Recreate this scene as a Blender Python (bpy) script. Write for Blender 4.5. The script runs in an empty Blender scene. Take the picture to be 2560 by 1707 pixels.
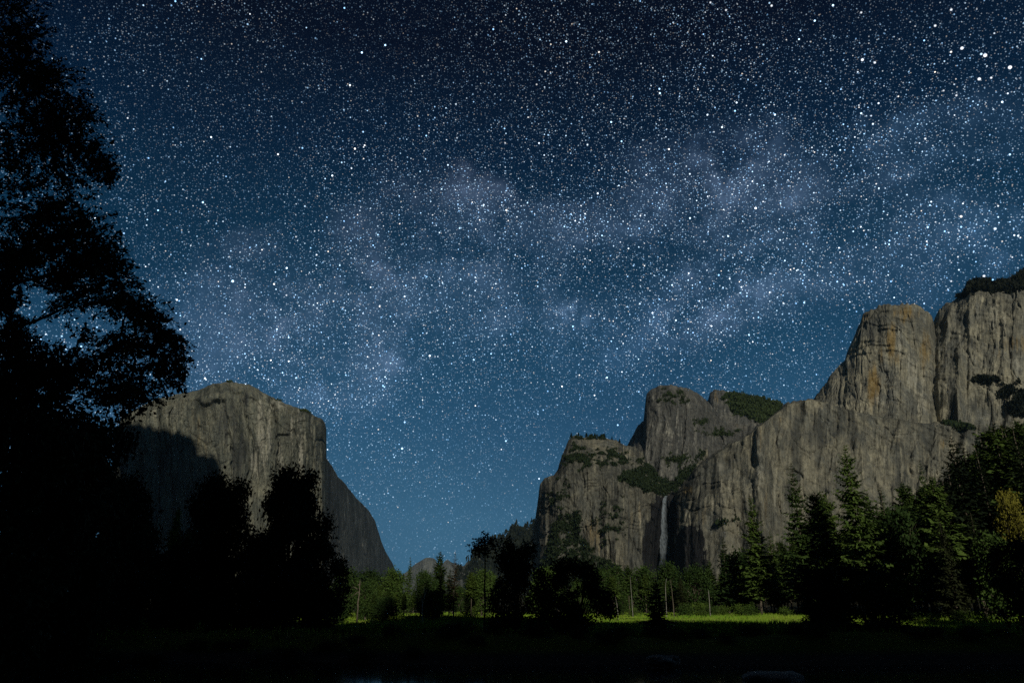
import bpy, math, random
import numpy as np
from mathutils import Vector

# ------------------------------------------------------------------ camera
sc = bpy.context.scene
COL = sc.collection
F_PX, PITCH = 1820.0, math.radians(19.5)          # focal length in photograph pixels (2560 wide)
CAM_Z = 5.0
cam_d = bpy.data.cameras.new("camera")
cam_d.sensor_width = 36.0
cam_d.lens = 36.0 * F_PX / 2560.0
cam_d.clip_start, cam_d.clip_end = 0.1, 60000.0
cam = bpy.data.objects.new("camera", cam_d)
cam.location = (0, 0, CAM_Z)
cam.rotation_euler = (math.radians(90) + PITCH, 0, 0)
COL.objects.link(cam)
sc.camera = cam

def ray(px, py):
    u = (np.asarray(px, float) - 1280.0) / F_PX
    v = (853.5 - np.asarray(py, float)) / F_PX
    return u, math.cos(PITCH) - v * math.sin(PITCH), math.sin(PITCH) + v * math.cos(PITCH)

def at(px, py, depth):
    """the point at a forward distance (metres) seen in that direction"""
    x, y, z = ray(px, py)
    return np.stack([x / y * depth, np.asarray(depth, float) + 0 * x, CAM_Z + z / y * depth], -1)

# ------------------------------------------------------------------ light: a full moon behind the viewer
MOON_EL, MOON_AZ = math.radians(23), math.radians(-12)      # azimuth: travelling a little to the left
L = np.array([math.sin(MOON_AZ) * math.cos(MOON_EL), math.cos(MOON_AZ) * math.cos(MOON_EL), -math.sin(MOON_EL)])
moon_d = bpy.data.lights.new("moon", 'SUN')
moon_d.energy = 2.1
moon_d.angle = math.radians(0.5)
moon_d.color = (1.0, 0.97, 0.86)
moon = bpy.data.objects.new("moon", moon_d)
moon.rotation_euler = Vector(L).to_track_quat('-Z', 'Y').to_euler()
moon.location = (0, -300, 400)
COL.objects.link(moon)

# ------------------------------------------------------------------ node helpers
class NT:
    def __init__(s, tree):
        s.t = tree
    def n(s, typ, **kw):
        nd = s.t.nodes.new(typ)
        for k, v in kw.items():
            setattr(nd, k, v)
        return nd
    def l(s, a, b):
        s.t.links.new(a, b)
    def put(s, sock, v):
        if isinstance(v, bpy.types.NodeSocket):
            s.l(v, sock)
        elif v is not None:
            sock.default_value = v
    def math(s, op, a, b=None, c=None, clamp=False):
        nd = s.n('ShaderNodeMath', operation=op, use_clamp=clamp)
        for i, v in enumerate((a, b, c)):
            s.put(nd.inputs[i], v)
        return nd.outputs[0]
    def vmath(s, op, a, b=None, scale=None):
        nd = s.n('ShaderNodeVectorMath', operation=op)
        s.put(nd.inputs[0], a)
        s.put(nd.inputs[1], b)
        if scale is not None:
            s.put(nd.inputs['Scale'], scale)
        return nd.outputs['Value'] if op in ('DOT_PRODUCT', 'LENGTH') else nd.outputs[0]
    def noise(s, vec, scale, detail=4.0, rough=0.55, dist=0.0):
        nd = s.n('ShaderNodeTexNoise')
        s.put(nd.inputs['Vector'], vec)
        nd.inputs['Scale'].default_value = scale
        nd.inputs['Detail'].default_value = detail
        nd.inputs['Roughness'].default_value = rough
        nd.inputs['Distortion'].default_value = dist
        return nd.outputs['Fac']
    def ramp(s, fac, stops, interp='LINEAR'):
        nd = s.n('ShaderNodeValToRGB')
        nd.color_ramp.interpolation = interp
        el = nd.color_ramp.elements
        while len(el) < len(stops):
            el.new(0.5)
        for e, (p, c) in zip(el, stops):
            e.position = p
            e.color = (*c, 1) if len(c) == 3 else c
        s.put(nd.inputs[0], fac)
        return nd.outputs[0]
    def mix(s, fac, a, b, blend='MIX'):
        nd = s.n('ShaderNodeMix', data_type='RGBA', blend_type=blend)
        s.put(nd.inputs[0], fac)
        for sock, v in ((nd.inputs[6], a), (nd.inputs[7], b)):
            if isinstance(v, tuple) and len(v) == 3:
                v = (*v, 1)
            s.put(sock, v)
        return nd.outputs[2]
    def smooth(s, x, a, b):
        nd = s.n('ShaderNodeMapRange', interpolation_type='SMOOTHSTEP')
        s.put(nd.inputs[0], x)
        nd.inputs[1].default_value, nd.inputs[2].default_value = a, b
        return nd.outputs[0]

# ------------------------------------------------------------------ world: the starry sky
def unit(px, py):
    v = np.array([float(c) for c in ray(px, py)])
    return v / np.linalg.norm(v)

world = bpy.data.worlds.new("World")
sc.world = world
world.use_nodes = True
world.node_tree.nodes.clear()
W = NT(world.node_tree)
tc = W.n('ShaderNodeTexCoord').outputs['Generated']
D = W.vmath('NORMALIZE', tc)
sep = W.n('ShaderNodeSeparateXYZ')
W.l(D, sep.inputs[0])
elev = sep.outputs[2]
sky = W.n('ShaderNodeTexSky', sky_type='NISHITA', sun_disc=False)
sky.sun_elevation = MOON_EL
sky.sun_rotation = math.pi + MOON_AZ
sky.air_density, sky.dust_density, sky.ozone_density = 1.0, 0.3, 3.0
grad = W.ramp(elev, [(0.0, (.036, .128, .228)), (.10, (.034, .125, .226)), (.22, (.017, .078, .158)),
                     (.32, (.0070, .046, .100)), (.43, (.0020, .0240, .058)), (.55, (.0003, .0090, .0290)),
                     (.66, (.0001, .0015, .0090)), (.80, (.0001, .0008, .0060)), (1.0, (.0001, .0008, .0058))])
# Milky Way: two bright strips with a dark rift between them
def strip(p0, p1, width):
    n = np.cross(unit(*p0), unit(*p1))
    n /= np.linalg.norm(n)
    w = W.vmath('ADD', D, W.vmath('SCALE', W.vmath('SUBTRACT', W.noise_col, (.5, .5, .5)), scale=.05))
    d = W.math('ABSOLUTE', W.vmath('DOT_PRODUCT', w, tuple(n)))
    return W.math('SUBTRACT', 1.0, W.smooth(d, 0.0, width))
ncol = W.n('ShaderNodeTexNoise')
W.l(D, ncol.inputs['Vector'])
ncol.inputs['Scale'].default_value = 3.2
ncol.inputs['Detail'].default_value = 2
W.noise_col = ncol.outputs['Color']
ncol2 = W.n('ShaderNodeTexNoise')
W.l(D, ncol2.inputs['Vector'])
ncol2.inputs['Scale'].default_value = 8.0
ncol2.inputs['Detail'].default_value = 3
W.noise_col2 = ncol2.outputs['Color']
DW = W.vmath('NORMALIZE', W.vmath('ADD', D, W.vmath('SCALE', W.vmath('SUBTRACT', W.noise_col2, (.5, .5, .5)), scale=.085)))
s1 = strip((560, 800), (2000, 430), .072)
s2 = strip((1000, 880), (2330, 590), .052)
cl1 = W.smooth(W.noise(D, 5.5, 4, .6), .40, .68)
clouds = W.math('MULTIPLY', W.smooth(W.math('ADD', s1, s2), 0.0, .7), .52)
for cx, cy, deg, g_ in ((1080, 625, 7.5, 1.0), (930, 660, 6.0, .85), (1200, 590, 5.0, .8), (620, 770, 6.0, .9), (740, 720, 5.0, .5), (1330, 700, 5.0, .45), (1480, 790, 6.0, .8), (1600, 785, 6.0, .95), (1740, 745, 5.5, .75), (1900, 690, 5.0, .75),
                        (2080, 640, 4.5, .85), (2200, 620, 4.5, .6), (2340, 595, 5.0, .95), (1620, 540, 6.5, .6), (1780, 480, 6.0, .45), (1950, 430, 5.0, .45), (850, 880, 7.0, .45), (480, 840, 5.0, .7)):
    clouds = W.math('MAXIMUM', clouds, W.math('MULTIPLY', W.smooth(W.vmath('DOT_PRODUCT', DW, tuple(unit(cx, cy))), math.cos(math.radians(deg)), 1.0), g_))
cl1 = W.math('ADD', .30, W.math('MULTIPLY', cl1, .80))
mw = W.math('MULTIPLY', clouds, cl1)
mw_wide = strip((800, 850), (2150, 520), .32)
rift = W.smooth(W.noise(W.vmath('ADD', D, (7.7, .3, 2.2)), 8.0, 5, .64), .47, .60)
mw = W.math('MULTIPLY', mw, W.math('SUBTRACT', 1.0, W.math('MULTIPLY', rift, .80)))
tint = W.mix(W.smooth(W.noise(D, 2.3, 1), .4, .6), (.050, .100, .180), (.085, .110, .170))
lum = W.mix(1.0, tint, W.ramp(W.noise(D, 14.0, 4, .72), [(.34, (.12, .12, .12)), (.52, (.8, .8, .8)), (.72, (1.8, 1.8, 1.8))]), 'MULTIPLY')
col = W.mix(mw, grad, W.mix(1.0, grad, lum, 'ADD'))
# large soft unevenness of the air glow
col = W.mix(1.0, col, W.ramp(W.noise(D, 1.9, 1, .5), [(.3, (.62, .70, .76)), (.7, (1.20, 1.18, 1.14))]), 'MULTIPLY')
# a breath of the real moonlit air on top of it
col = W.mix(.0006, col, sky.outputs[0], 'ADD')
# stars
def stars(scale, r, power, gain, seed, density=None):
    v = W.n('ShaderNodeTexVoronoi', voronoi_dimensions='3D', feature='F1')
    W.l(W.vmath('ADD', D, (seed, seed * .37, seed * .71)), v.inputs['Vector'])
    v.inputs['Scale'].default_value = scale
    q = W.math('SUBTRACT', 1.0, W.math('DIVIDE', v.outputs['Distance'], r * scale), clamp=True)
    sp = W.n('ShaderNodeSeparateColor')
    W.l(v.outputs['Color'], sp.inputs[0])
    b = W.math('MULTIPLY', W.math('POWER', sp.outputs[0], power), gain)
    if density is not None:
        b = W.math('MULTIPLY', b, density)
    b = W.math('MULTIPLY', W.math('POWER', q, .7), b)
    c = W.ramp(sp.outputs[1], [(0, (.28, .58, 1)), (.55, (.50, .76, 1)), (.90, (.85, .93, 1)), (1, (1, .86, .70))])
    return W.vmath('SCALE', c, scale=b)
patch = W.smooth(W.noise(W.vmath('ADD', D, (1.9, 4.4, .8)), 6.0, 3, .6), .36, .66)
dens = W.math('ADD', .16, W.math('ADD', W.math('MULTIPLY', patch, .34), W.math('ADD', W.math('MULTIPLY', mw_wide, .34), W.math('MULTIPLY', mw, 1.5))))
st = stars(430, .00074, 1.3, 1.15, 7.9, dens)
st = W.vmath('ADD', st, stars(225, .00088, 1.9, 2.9, 0.0, dens))
st = W.vmath('ADD', st, stars(140, .00098, 2.4, 5.0, 5.3, dens))
st = W.vmath('ADD', st, stars(66, .00125, 2.6, 6.5, 11.9))
st = W.vmath('ADD', st, stars(24, .00175, 1.8, 7.0, 2.6))
# the brightest stars, where they stand
bright = None
for px, py, r_, b_ in ((2156, 150, 2.6, 3.2), (2187, 157, 2.2, 2.2), (2405, 121, 2.7, 3.4), (2463, 139, 3.0, 4.0), (2525, 169, 3.0, 4.0), (2448, 198, 2.6, 3.2), (2478, 195, 2.0, 2.0), (2338, 65, 2.2, 2.0), (2378, 25, 2.2, 2.0),
                       (2153, 32, 2.0, 1.6), (1929, 15, 2.2, 2.0), (1815, 26, 2.0, 1.6), (1776, 7, 2.0, 1.6), (2359, 227, 1.8, 1.3), (2391, 239, 2.0, 1.6), (2313, 347, 2.0, 1.8), (2178, 290, 1.8, 1.2), (716, 738, 1.9, 1.6),
                       (1984, 875, 1.9, 1.5), (1263, 358, 1.8, 1.3), (965, 925, 1.8, 1.3), (520, 610, 1.8, 1.2), (740, 592, 1.9, 1.4), (1760, 604, 1.9, 1.4), (2460, 690, 2.4, 2.2), (2378, 703, 1.9, 1.5)):
    d_ = W.vmath('LENGTH', W.vmath('SUBTRACT', D, tuple(unit(px, py))))
    q_ = W.math('MULTIPLY', W.math('SUBTRACT', 1.0, W.math('DIVIDE', d_, r_ * .00070), clamp=True), b_)
    bright = q_ if bright is None else W.math('ADD', bright, q_)
st = W.vmath('ADD', st, W.vmath('SCALE', (.86, .92, 1.0), scale=bright))
st = W.vmath('SCALE', st, scale=W.smooth(elev, -.05, .12))
final = W.vmath('ADD', col, st)
bg = W.n('ShaderNodeBackground')
W.l(final, bg.inputs[0])
bg.inputs[1].default_value = 1.0
wo = W.n('ShaderNodeOutputWorld')
W.l(bg.outputs[0], wo.inputs[0])
world.cycles.sampling_method = 'NONE'      # the sky is even enough to be met by chance

# ------------------------------------------------------------------ exposure
sc.view_settings.view_transform = 'Standard'
sc.view_settings.look = 'None'
sc.view_settings.exposure = 0.0
sc.view_settings.gamma = 1.0
sc.cycles.use_denoising = False
sc.cycles.max_bounces = 4
sc.cycles.diffuse_bounces = 1
sc.cycles.transparent_max_bounces = 8
sc.cycles.volume_bounces = 0
sc.cycles.sample_clamp_indirect = 0.5
sc.cycles.sample_clamp_direct = 0.0

# ------------------------------------------------------------------ noise on arrays
def _hash(ix, iy, iz, seed):
    h = (ix.astype(np.int64) * 374761393 + iy.astype(np.int64) * 668265263 + iz.astype(np.int64) * 2147483647 + seed * 974711) & 0xFFFFFFFF
    h = ((h ^ (h >> 13)) * 1274126177) & 0xFFFFFFFF
    h = ((h ^ (h >> 16)) * 2246822519) & 0xFFFFFFFF
    return ((h ^ (h >> 15)) & 0xFFFFFF) / float(0xFFFFFF) * 2 - 1

def vnoise(x, y=0.0, z=0.0, seed=0):
    x, y, z = np.broadcast_arrays(np.asarray(x, float), np.asarray(y, float), np.asarray(z, float))
    ix, iy, iz = np.floor(x), np.floor(y), np.floor(z)
    fx, fy, fz = x - ix, y - iy, z - iz
    fx, fy, fz = [f * f * f * (f * (f * 6 - 15) + 10) for f in (fx, fy, fz)]
    o = 0
    for a in (0, 1):
        for b in (0, 1):
            for c in (0, 1):
                o = o + _hash(ix + a, iy + b, iz + c, seed) * (fx if a else 1 - fx) * (fy if b else 1 - fy) * (fz if c else 1 - fz)
    return o

def fbm(x, y=0.0, z=0.0, seed=0, oct=4, gain=.5):
    o, a = 0, 1.0
    for i in range(oct):
        o = o + a * vnoise(np.asarray(x) * 2 ** i, np.asarray(y) * 2 ** i, np.asarray(z) * 2 ** i, seed + i * 17)
        a *= gain
    return o

def ridged(x, y=0.0, z=0.0, seed=0, oct=3, gain=.5):
    o, a = 0, 1.0
    for i in range(oct):
        o = o + a * (1 - 2 * np.abs(vnoise(np.asarray(x) * 2 ** i, np.asarray(y) * 2 ** i, np.asarray(z) * 2 ** i, seed + i * 29)))
        a *= gain
    return o

# ------------------------------------------------------------------ mesh helpers
def mesh_from(name, V, faces, mat=None, smooth=False):
    """faces: list of (M,k) int arrays"""
    me = bpy.data.meshes.new(name)
    V = np.ascontiguousarray(V, dtype=np.float32)
    me.vertices.add(len(V))
    me.vertices.foreach_set('co', V.ravel())
    faces = [np.asarray(f, dtype=np.int32) for f in faces if len(f)]
    loops = np.concatenate([f.ravel() for f in faces])
    tot = np.concatenate([np.full(len(f), f.shape[1], np.int32) for f in faces])
    start = np.concatenate([[0], np.cumsum(tot)[:-1]]).astype(np.int32)
    me.loops.add(len(loops))
    me.loops.foreach_set('vertex_index', loops)
    me.polygons.add(len(tot))
    me.polygons.foreach_set('loop_start', start)
    me.polygons.foreach_set('loop_total', tot)
    if smooth:
        me.polygons.foreach_set('use_smooth', np.ones(len(tot), bool))
    me.update(calc_edges=True)
    if mat:
        me.materials.append(mat)
    return me

def link(name, me, parent=None, loc=(0, 0, 0)):
    o = bpy.data.objects.new(name, me)
    COL.objects.link(o)
    o.location = loc
    o.parent = parent
    return o

def tag(o, label, cat=None, group=None, kind=None):
    o['label'] = label
    if cat:
        o['category'] = cat
    if group:
        o['group'] = group
    if kind:
        o['kind'] = kind
    return o

class Acc:
    """collects pieces of geometry for one mesh"""
    def __init__(s):
        s.V, s.F, s.n = [], {3: [], 4: []}, 0
    def add(s, V, F):
        V = np.asarray(V, float).reshape(-1, 3)
        F = np.asarray(F, int)
        s.F[F.shape[1]].append(F + s.n)
        s.V.append(V)
        s.n += len(V)
    def tube(s, P, R, sides=6):
        P = np.asarray(P, float)
        R = np.asarray(R, float)
        T = np.gradient(P, axis=0)
        T /= np.linalg.norm(T, axis=1, keepdims=True) + 1e-9
        ref = np.where(np.abs(T[:, 2:3]) > .9, [[1, 0, 0]], [[0, 0, 1]])
        A = np.cross(T, ref)
        A /= np.linalg.norm(A, axis=1, keepdims=True) + 1e-9
        B = np.cross(T, A)
        a = np.linspace(0, 2 * math.pi, sides, endpoint=False)
        V = P[:, None] + R[:, None, None] * (A[:, None] * np.cos(a)[None, :, None] + B[:, None] * np.sin(a)[None, :, None])
        n = len(P)
        i = np.arange(n - 1)[:, None] * sides
        j = np.arange(sides)[None]
        k = (j + 1) % sides
        s.add(V, np.stack([i + j, i + k, i + sides + k, i + sides + j], -1).reshape(-1, 4))
    def leaves(s, C, A, Bv, length, width):
        """pointed leaves: base C, axis A (unit), side Bv (unit)"""
        length = np.asarray(length)[..., None]
        width = np.asarray(width)[..., None]
        V = np.stack([C, C + A * length * .45 + Bv * width * .5, C + A * length, C + A * length * .45 - Bv * width * .5], 1)
        s.add(V, np.arange(len(C) * 4).reshape(-1, 4))
    def mesh(s, name, mat, smooth=False):
        return mesh_from(name, np.concatenate(s.V), [np.concatenate(f) for f in s.F.values() if f], mat, smooth)

def rand_unit(rg, n):
    v = rg.normal(size=(n, 3))
    return v / np.linalg.norm(v, axis=1, keepdims=True)

def norm(v):
    return v / (np.linalg.norm(v, axis=-1, keepdims=True) + 1e-9)

# ------------------------------------------------------------------ materials
def material(name):
    m = bpy.data.materials.new(name)
    m.use_nodes = True
    m.node_tree.nodes.clear()
    t = NT(m.node_tree)
    out = t.n('ShaderNodeOutputMaterial')
    b = t.n('ShaderNodeBsdfPrincipled')
    t.l(b.outputs[0], out.inputs[0])
    b.inputs['Specular IOR Level'].default_value = .25
    return m, t, b

def rock_material(name, grey, tan, dark, streak=1.0, su=.030, sz=.0035):
    m, t, b = material(name)
    pos = t.n('ShaderNodeNewGeometry').outputs['Position']
    ua = t.n('ShaderNodeAttribute', attribute_name='along')
    along = ua.outputs['Vector']
    mp = t.vmath('MULTIPLY', along, (1, 1, sz / su))
    warp = t.n('ShaderNodeTexNoise')
    t.l(along, warp.inputs['Vector'])
    warp.inputs['Scale'].default_value = .008
    wv = t.vmath('ADD', mp, t.vmath('SCALE', t.vmath('SUBTRACT', warp.outputs['Color'], (.5, .5, .5)), scale=12.0))
    big = t.noise(pos, .0055, 4, .55)
    st1 = t.noise(wv, su, 5, .62)
    st2 = t.noise(t.vmath('ADD', wv, (500, 90, 0)), su * 3.1, 4, .65)
    st3 = t.noise(t.vmath('ADD', wv, (90, 700, 0)), su * 8.0, 3, .6)
    fine = t.noise(pos, .085, 6, .75)
    blot = t.noise(t.vmath('MULTIPLY', pos, (1, 1, .55)), .022, 6, .68)
    c = t.mix(t.smooth(blot, .36, .62), grey, tan)
    c = t.mix(t.math('MULTIPLY', t.smooth(big, .44, .58), .62), c, tuple(x * .60 for x in grey))
    zone = t.math('ADD', .30, t.math('MULTIPLY', t.smooth(t.noise(t.vmath('ADD', pos, (900, 50, 300)), .0085, 3, .5), .42, .60), .70))
    c = t.mix(t.math('MULTIPLY', zone, t.math('MULTIPLY', t.smooth(st1, .50, .60), .80 * streak)), c, dark)
    c = t.mix(t.math('MULTIPLY', zone, t.math('MULTIPLY', t.smooth(st2, .53, .65), .70 * streak)), c, tuple(x * 1.5 for x in tan))
    c = t.mix(1.0, c, t.ramp(st3, [(.30, (.72, .72, .72)), (.5, (1, 1, 1)), (.70, (1.30, 1.28, 1.24))]), 'MULTIPLY')
    c = t.mix(1.0, c, t.ramp(fine, [(.30, (.45, .45, .46)), (.5, (1, 1, 1)), (.72, (1.6, 1.57, 1.5))]), 'MULTIPLY')
    sp = t.n('ShaderNodeSeparateXYZ')
    t.l(t.n('ShaderNodeAttribute', attribute_name='mask').outputs['Vector'], sp.inputs[0])
    pale_in = t.n('ShaderNodeAttribute', attribute_name='pale').outputs['Fac']
    edge = t.math('MULTIPLY', t.math('SUBTRACT', fine, .5), 1.1)
    edge2 = t.math('MULTIPLY', t.math('SUBTRACT', st2, .5), 1.6)
    och = t.smooth(t.math('ADD', sp.outputs[1], edge2), .30, .75)
    c = t.mix(t.math('MULTIPLY', och, .85), c, t.mix(t.smooth(fine, .35, .65), (.20, .125, .035), (.34, .24, .10)))
    pal = t.smooth(t.math('ADD', pale_in, t.math('ADD', edge2, edge)), .35, .85)
    c = t.mix(t.math('MULTIPLY', pal, .85), c, (.44, .41, .32))
    darkened = t.smooth(t.math('ADD', sp.outputs[2], t.math('ADD', edge2, edge)), .35, .70)
    c = t.mix(t.math('MULTIPLY', darkened, .93), c, t.mix(t.smooth(sp.outputs[2], .60, .85), (.066, .067, .060), (.018, .018, .020)))  # strong mask values go near-black, weaker ones dark grey
    veg = t.smooth(t.math('ADD', sp.outputs[0], edge), .35, .65)
    c = t.mix(t.math('MULTIPLY', veg, .85), c, (.030, .040, .014))
    t.l(c, b.inputs['Base Color'])
    b.inputs['Roughness'].default_value = .95
    b.inputs['Specular IOR Level'].default_value = .05
    bp = t.n('ShaderNodeBump')
    bp.inputs['Strength'].default_value = 1.0
    bp.inputs['Distance'].default_value = 7.0
    t.l(t.math('ADD', fine, t.math('MULTIPLY', st2, 1.0)), bp.inputs['Height'])
    t.l(bp.outputs[0], b.inputs['Normal'])
    return m

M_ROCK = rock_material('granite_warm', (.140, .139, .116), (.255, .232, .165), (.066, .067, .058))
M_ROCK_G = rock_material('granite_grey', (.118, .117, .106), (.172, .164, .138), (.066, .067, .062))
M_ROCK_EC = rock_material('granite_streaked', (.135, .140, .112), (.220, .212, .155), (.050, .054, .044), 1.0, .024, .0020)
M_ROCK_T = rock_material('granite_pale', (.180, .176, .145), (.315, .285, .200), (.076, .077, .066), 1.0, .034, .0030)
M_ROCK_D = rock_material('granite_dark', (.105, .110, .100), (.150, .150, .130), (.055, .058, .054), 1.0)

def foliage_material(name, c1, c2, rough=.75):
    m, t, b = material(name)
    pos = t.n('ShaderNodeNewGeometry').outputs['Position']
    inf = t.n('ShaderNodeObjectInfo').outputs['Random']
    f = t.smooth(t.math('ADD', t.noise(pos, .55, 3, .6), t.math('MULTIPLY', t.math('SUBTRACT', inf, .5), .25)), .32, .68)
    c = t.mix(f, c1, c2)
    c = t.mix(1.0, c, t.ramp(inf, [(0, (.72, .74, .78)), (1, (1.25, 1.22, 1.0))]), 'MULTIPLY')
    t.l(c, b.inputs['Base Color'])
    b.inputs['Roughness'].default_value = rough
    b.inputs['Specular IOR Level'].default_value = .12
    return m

M_FIR = foliage_material('fir_needles', (.040, .074, .018), (.084, .132, .030))
M_PINE = foliage_material('pine_needles', (.046, .080, .018), (.090, .138, .030))
M_LEAF = foliage_material('broad_leaves', (.026, .052, .013), (.054, .092, .021))
M_LEAFY = foliage_material('yellow_green_leaves', (.12, .115, .018), (.19, .175, .03))
M_FIRD = foliage_material('dark_fir_needles', (.016, .027, .010), (.034, .050, .016))  # needles darkened in place of shade on the right-hand firs
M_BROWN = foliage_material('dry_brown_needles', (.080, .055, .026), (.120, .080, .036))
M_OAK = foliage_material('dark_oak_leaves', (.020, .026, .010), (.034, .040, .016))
M_SHRUB = foliage_material('shrub_leaves', (.050, .092, .016), (.088, .140, .026))

def bark_material(name, c1, c2, s=1.2):
    m, t, b = material(name)
    pos = t.n('ShaderNodeTexCoord').outputs['Object']
    n = t.noise(t.vmath('MULTIPLY', pos, (1, 1, .25)), s * 8, 5, .65)
    t.l(t.mix(t.smooth(n, .35, .65), c1, c2), b.inputs['Base Color'])
    b.inputs['Roughness'].default_value = .9
    b.inputs['Specular IOR Level'].default_value = .1
    return m
M_BARK = bark_material('bark', (.090, .070, .050), (.20, .165, .12))
M_BARKD = bark_material('dark_bark', (.030, .026, .022), (.055, .048, .040))
M_WHITE = bark_material('bleached_wood', (.20, .19, .16), (.40, .37, .31))

HAZE = 1.1e-5
# ------------------------------------------------------------------ ground, river, meadow
def ground_height(x, y):
    x, y = np.asarray(x, float), np.asarray(y, float)
    bank = 63 + 2.5 * vnoise(x / 23, 5.1, 0, 3) + .02 * x
    near = 12 + 2.0 * vnoise(x / 17, 1.1, 0, 4)
    far_side = -1.0 + 2.3 * np.clip((y - bank) / 7.0, 0, 1)
    near_side = -1.0 + 4.3 * np.clip((near - y) / 9.0, 0, 1)
    z = np.maximum(far_side, near_side)
    z = z + .75 * np.exp(-((y - bank - 8) / 3.2) ** 2)
    z = z + np.where(y > bank + 6, .22 * fbm(x / 14, y / 14, 0, 9, 3), 0)
    z = z + np.clip((y - 330) / 1500, 0, 1) * 14
    return z

def graded(vals):
    return np.unique(np.concatenate(vals))
gx = graded([np.linspace(-160, 170, 190), np.linspace(-1200, 1200, 90), np.linspace(-9000, 9000, 40)])
gy = graded([np.linspace(-30, 240, 200), np.linspace(240, 1500, 60), np.linspace(1500, 14000, 40), np.linspace(-3000, -30, 20)])
GX, GY = np.meshgrid(gx, gy)
GZ = ground_height(GX, GY)

def grid_faces(nr, nc):
    i = np.arange(nr - 1)[:, None] * nc
    j = np.arange(nc - 1)[None]
    return np.stack([i + j, i + j + 1, i + nc + j + 1, i + nc + j], -1).reshape(-1, 4)

m, t, b = material('ground')
pos = t.n('ShaderNodeNewGeometry').outputs['Position']
n1 = t.noise(t.vmath('MULTIPLY', pos, (1, .5, 1)), .10, 5, .6)
n2 = t.noise(pos, 1.3, 4, .65)
gcol = t.mix(t.smooth(n1, .38, .62), (.060, .100, .014), (.105, .130, .022))
gcol = t.mix(t.math('MULTIPLY', t.smooth(n2, .5, .7), .5), gcol, (.09, .075, .035))
spz = t.n('ShaderNodeSeparateXYZ')
t.l(pos, spz.inputs[0])
gcol = t.mix(t.smooth(spz.outputs[2], 1.2, .5), gcol, (.05, .045, .038))
gcol = t.mix(t.smooth(spz.outputs[1], 185, 235), gcol, (.045, .040, .022))
t.l(gcol, b.inputs['Base Color'])
b.inputs['Roughness'].default_value = .95
b.inputs['Specular IOR Level'].default_value = .05
M_GROUND = m
g = link('ground', mesh_from('ground', np.stack([GX, GY, GZ], -1).reshape(-1, 3), [grid_faces(*GX.shape)], M_GROUND, True))
tag(g, 'flat valley floor with grassy meadow and river bank', 'ground', kind='structure')

m, t, b = material('river_water')
pos = t.n('ShaderNodeNewGeometry').outputs['Position']
b.inputs['Base Color'].default_value = (.006, .009, .010, 1)
b.inputs['Roughness'].default_value = .08
b.inputs['IOR'].default_value = 1.33
b.inputs['Specular IOR Level'].default_value = .5
bp = t.n('ShaderNodeBump')
bp.inputs['Strength'].default_value = .5
bp.inputs['Distance'].default_value = .009
w1 = t.noise(t.vmath('MULTIPLY', pos, (.35, 1.6, 1)), 1.4, 5, .62, .4)
w2 = t.smooth(t.noise(t.vmath('MULTIPLY', pos, (.5, 1.0, 1)), .09, 3, .5), .42, .66)
t.l(t.math('MULTIPLY', w1, t.math('ADD', .12, w2)), bp.inputs['Height'])
t.l(bp.outputs[0], b.inputs['Normal'])
wx, wy = np.meshgrid(np.linspace(-300, 300, 40), np.linspace(2, 78, 12))
w = link('river', mesh_from('river', np.stack([wx, wy, 0 * wx], -1).reshape(-1, 3), [grid_faces(*wx.shape)], m))
tag(w, 'dark river with faint ripples in the foreground', 'river', kind='structure')

# meadow grass: blades nobody could count
rg = np.random.default_rng(5)
n = 95000
yy = 69 + (rg.random(n) ** 1.0) * 155
xx = (rg.random(n) * 1.62 - .72) * yy
hh = (.28 + .30 * rg.random(n)) * (1 + .5 * fbm(xx / 9, yy / 9, 0, 31, 2))
base = np.stack([xx, yy, ground_height(xx, yy) - .03], -1)
lean = np.stack([rg.normal(0, .28, n), rg.normal(0, .28, n), np.ones(n)], -1)
ang = rg.random(n) * math.pi
side = np.stack([np.cos(ang), np.sin(ang) * .35, 0 * ang], -1)
wd = .07 + .10 * rg.random(n)
V = np.stack([base - side * wd[:, None], base + side * wd[:, None], base + lean * hh[:, None]], 1)
m, t, b = material('grass')
pos = t.n('ShaderNodeNewGeometry').outputs['Position']
n1 = t.noise(t.vmath('MULTIPLY', pos, (.5, 1.3, 1)), .10, 4, .6)
c = t.mix(t.smooth(n1, .36, .64), (.120, .245, .016), (.220, .300, .030))
c = t.mix(t.smooth(t.noise(pos, .9, 3, .6), .55, .75), c, (.30, .25, .10))
t.l(c, b.inputs['Base Color'])
b.inputs['Roughness'].default_value = .8
b.inputs['Specular IOR Level'].default_value = .1
M_GRASS = m
gr = link('meadow_grass', mesh_from('meadow_grass', V.reshape(-1, 3), [np.arange(n * 3).reshape(-1, 3)], M_GRASS))
tag(gr, 'green grass blades covering the moonlit meadow strip', 'grass', kind='stuff')

# ------------------------------------------------------------------ cliffs
CL = {}
def gauss_mask(px, py, blobs):
    o = np.zeros_like(px)
    for cx, cy, rx, ry, a in blobs:
        o = np.maximum(o, a * np.exp(-((px - cx) / rx) ** 2 - ((py - cy) / ry) ** 2))
    return o

def poly_mask(px, py, poly, soft=0):
    inside = np.zeros(px.shape, bool)
    n = len(poly)
    for i in range(n):
        x0, y0 = poly[i]
        x1, y1 = poly[(i + 1) % n]
        c = ((y0 > py) != (y1 > py)) & (px < (x1 - x0) * (py - y0) / (y1 - y0 + 1e-9) + x0)
        inside ^= c
    return inside.astype(float)

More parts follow.
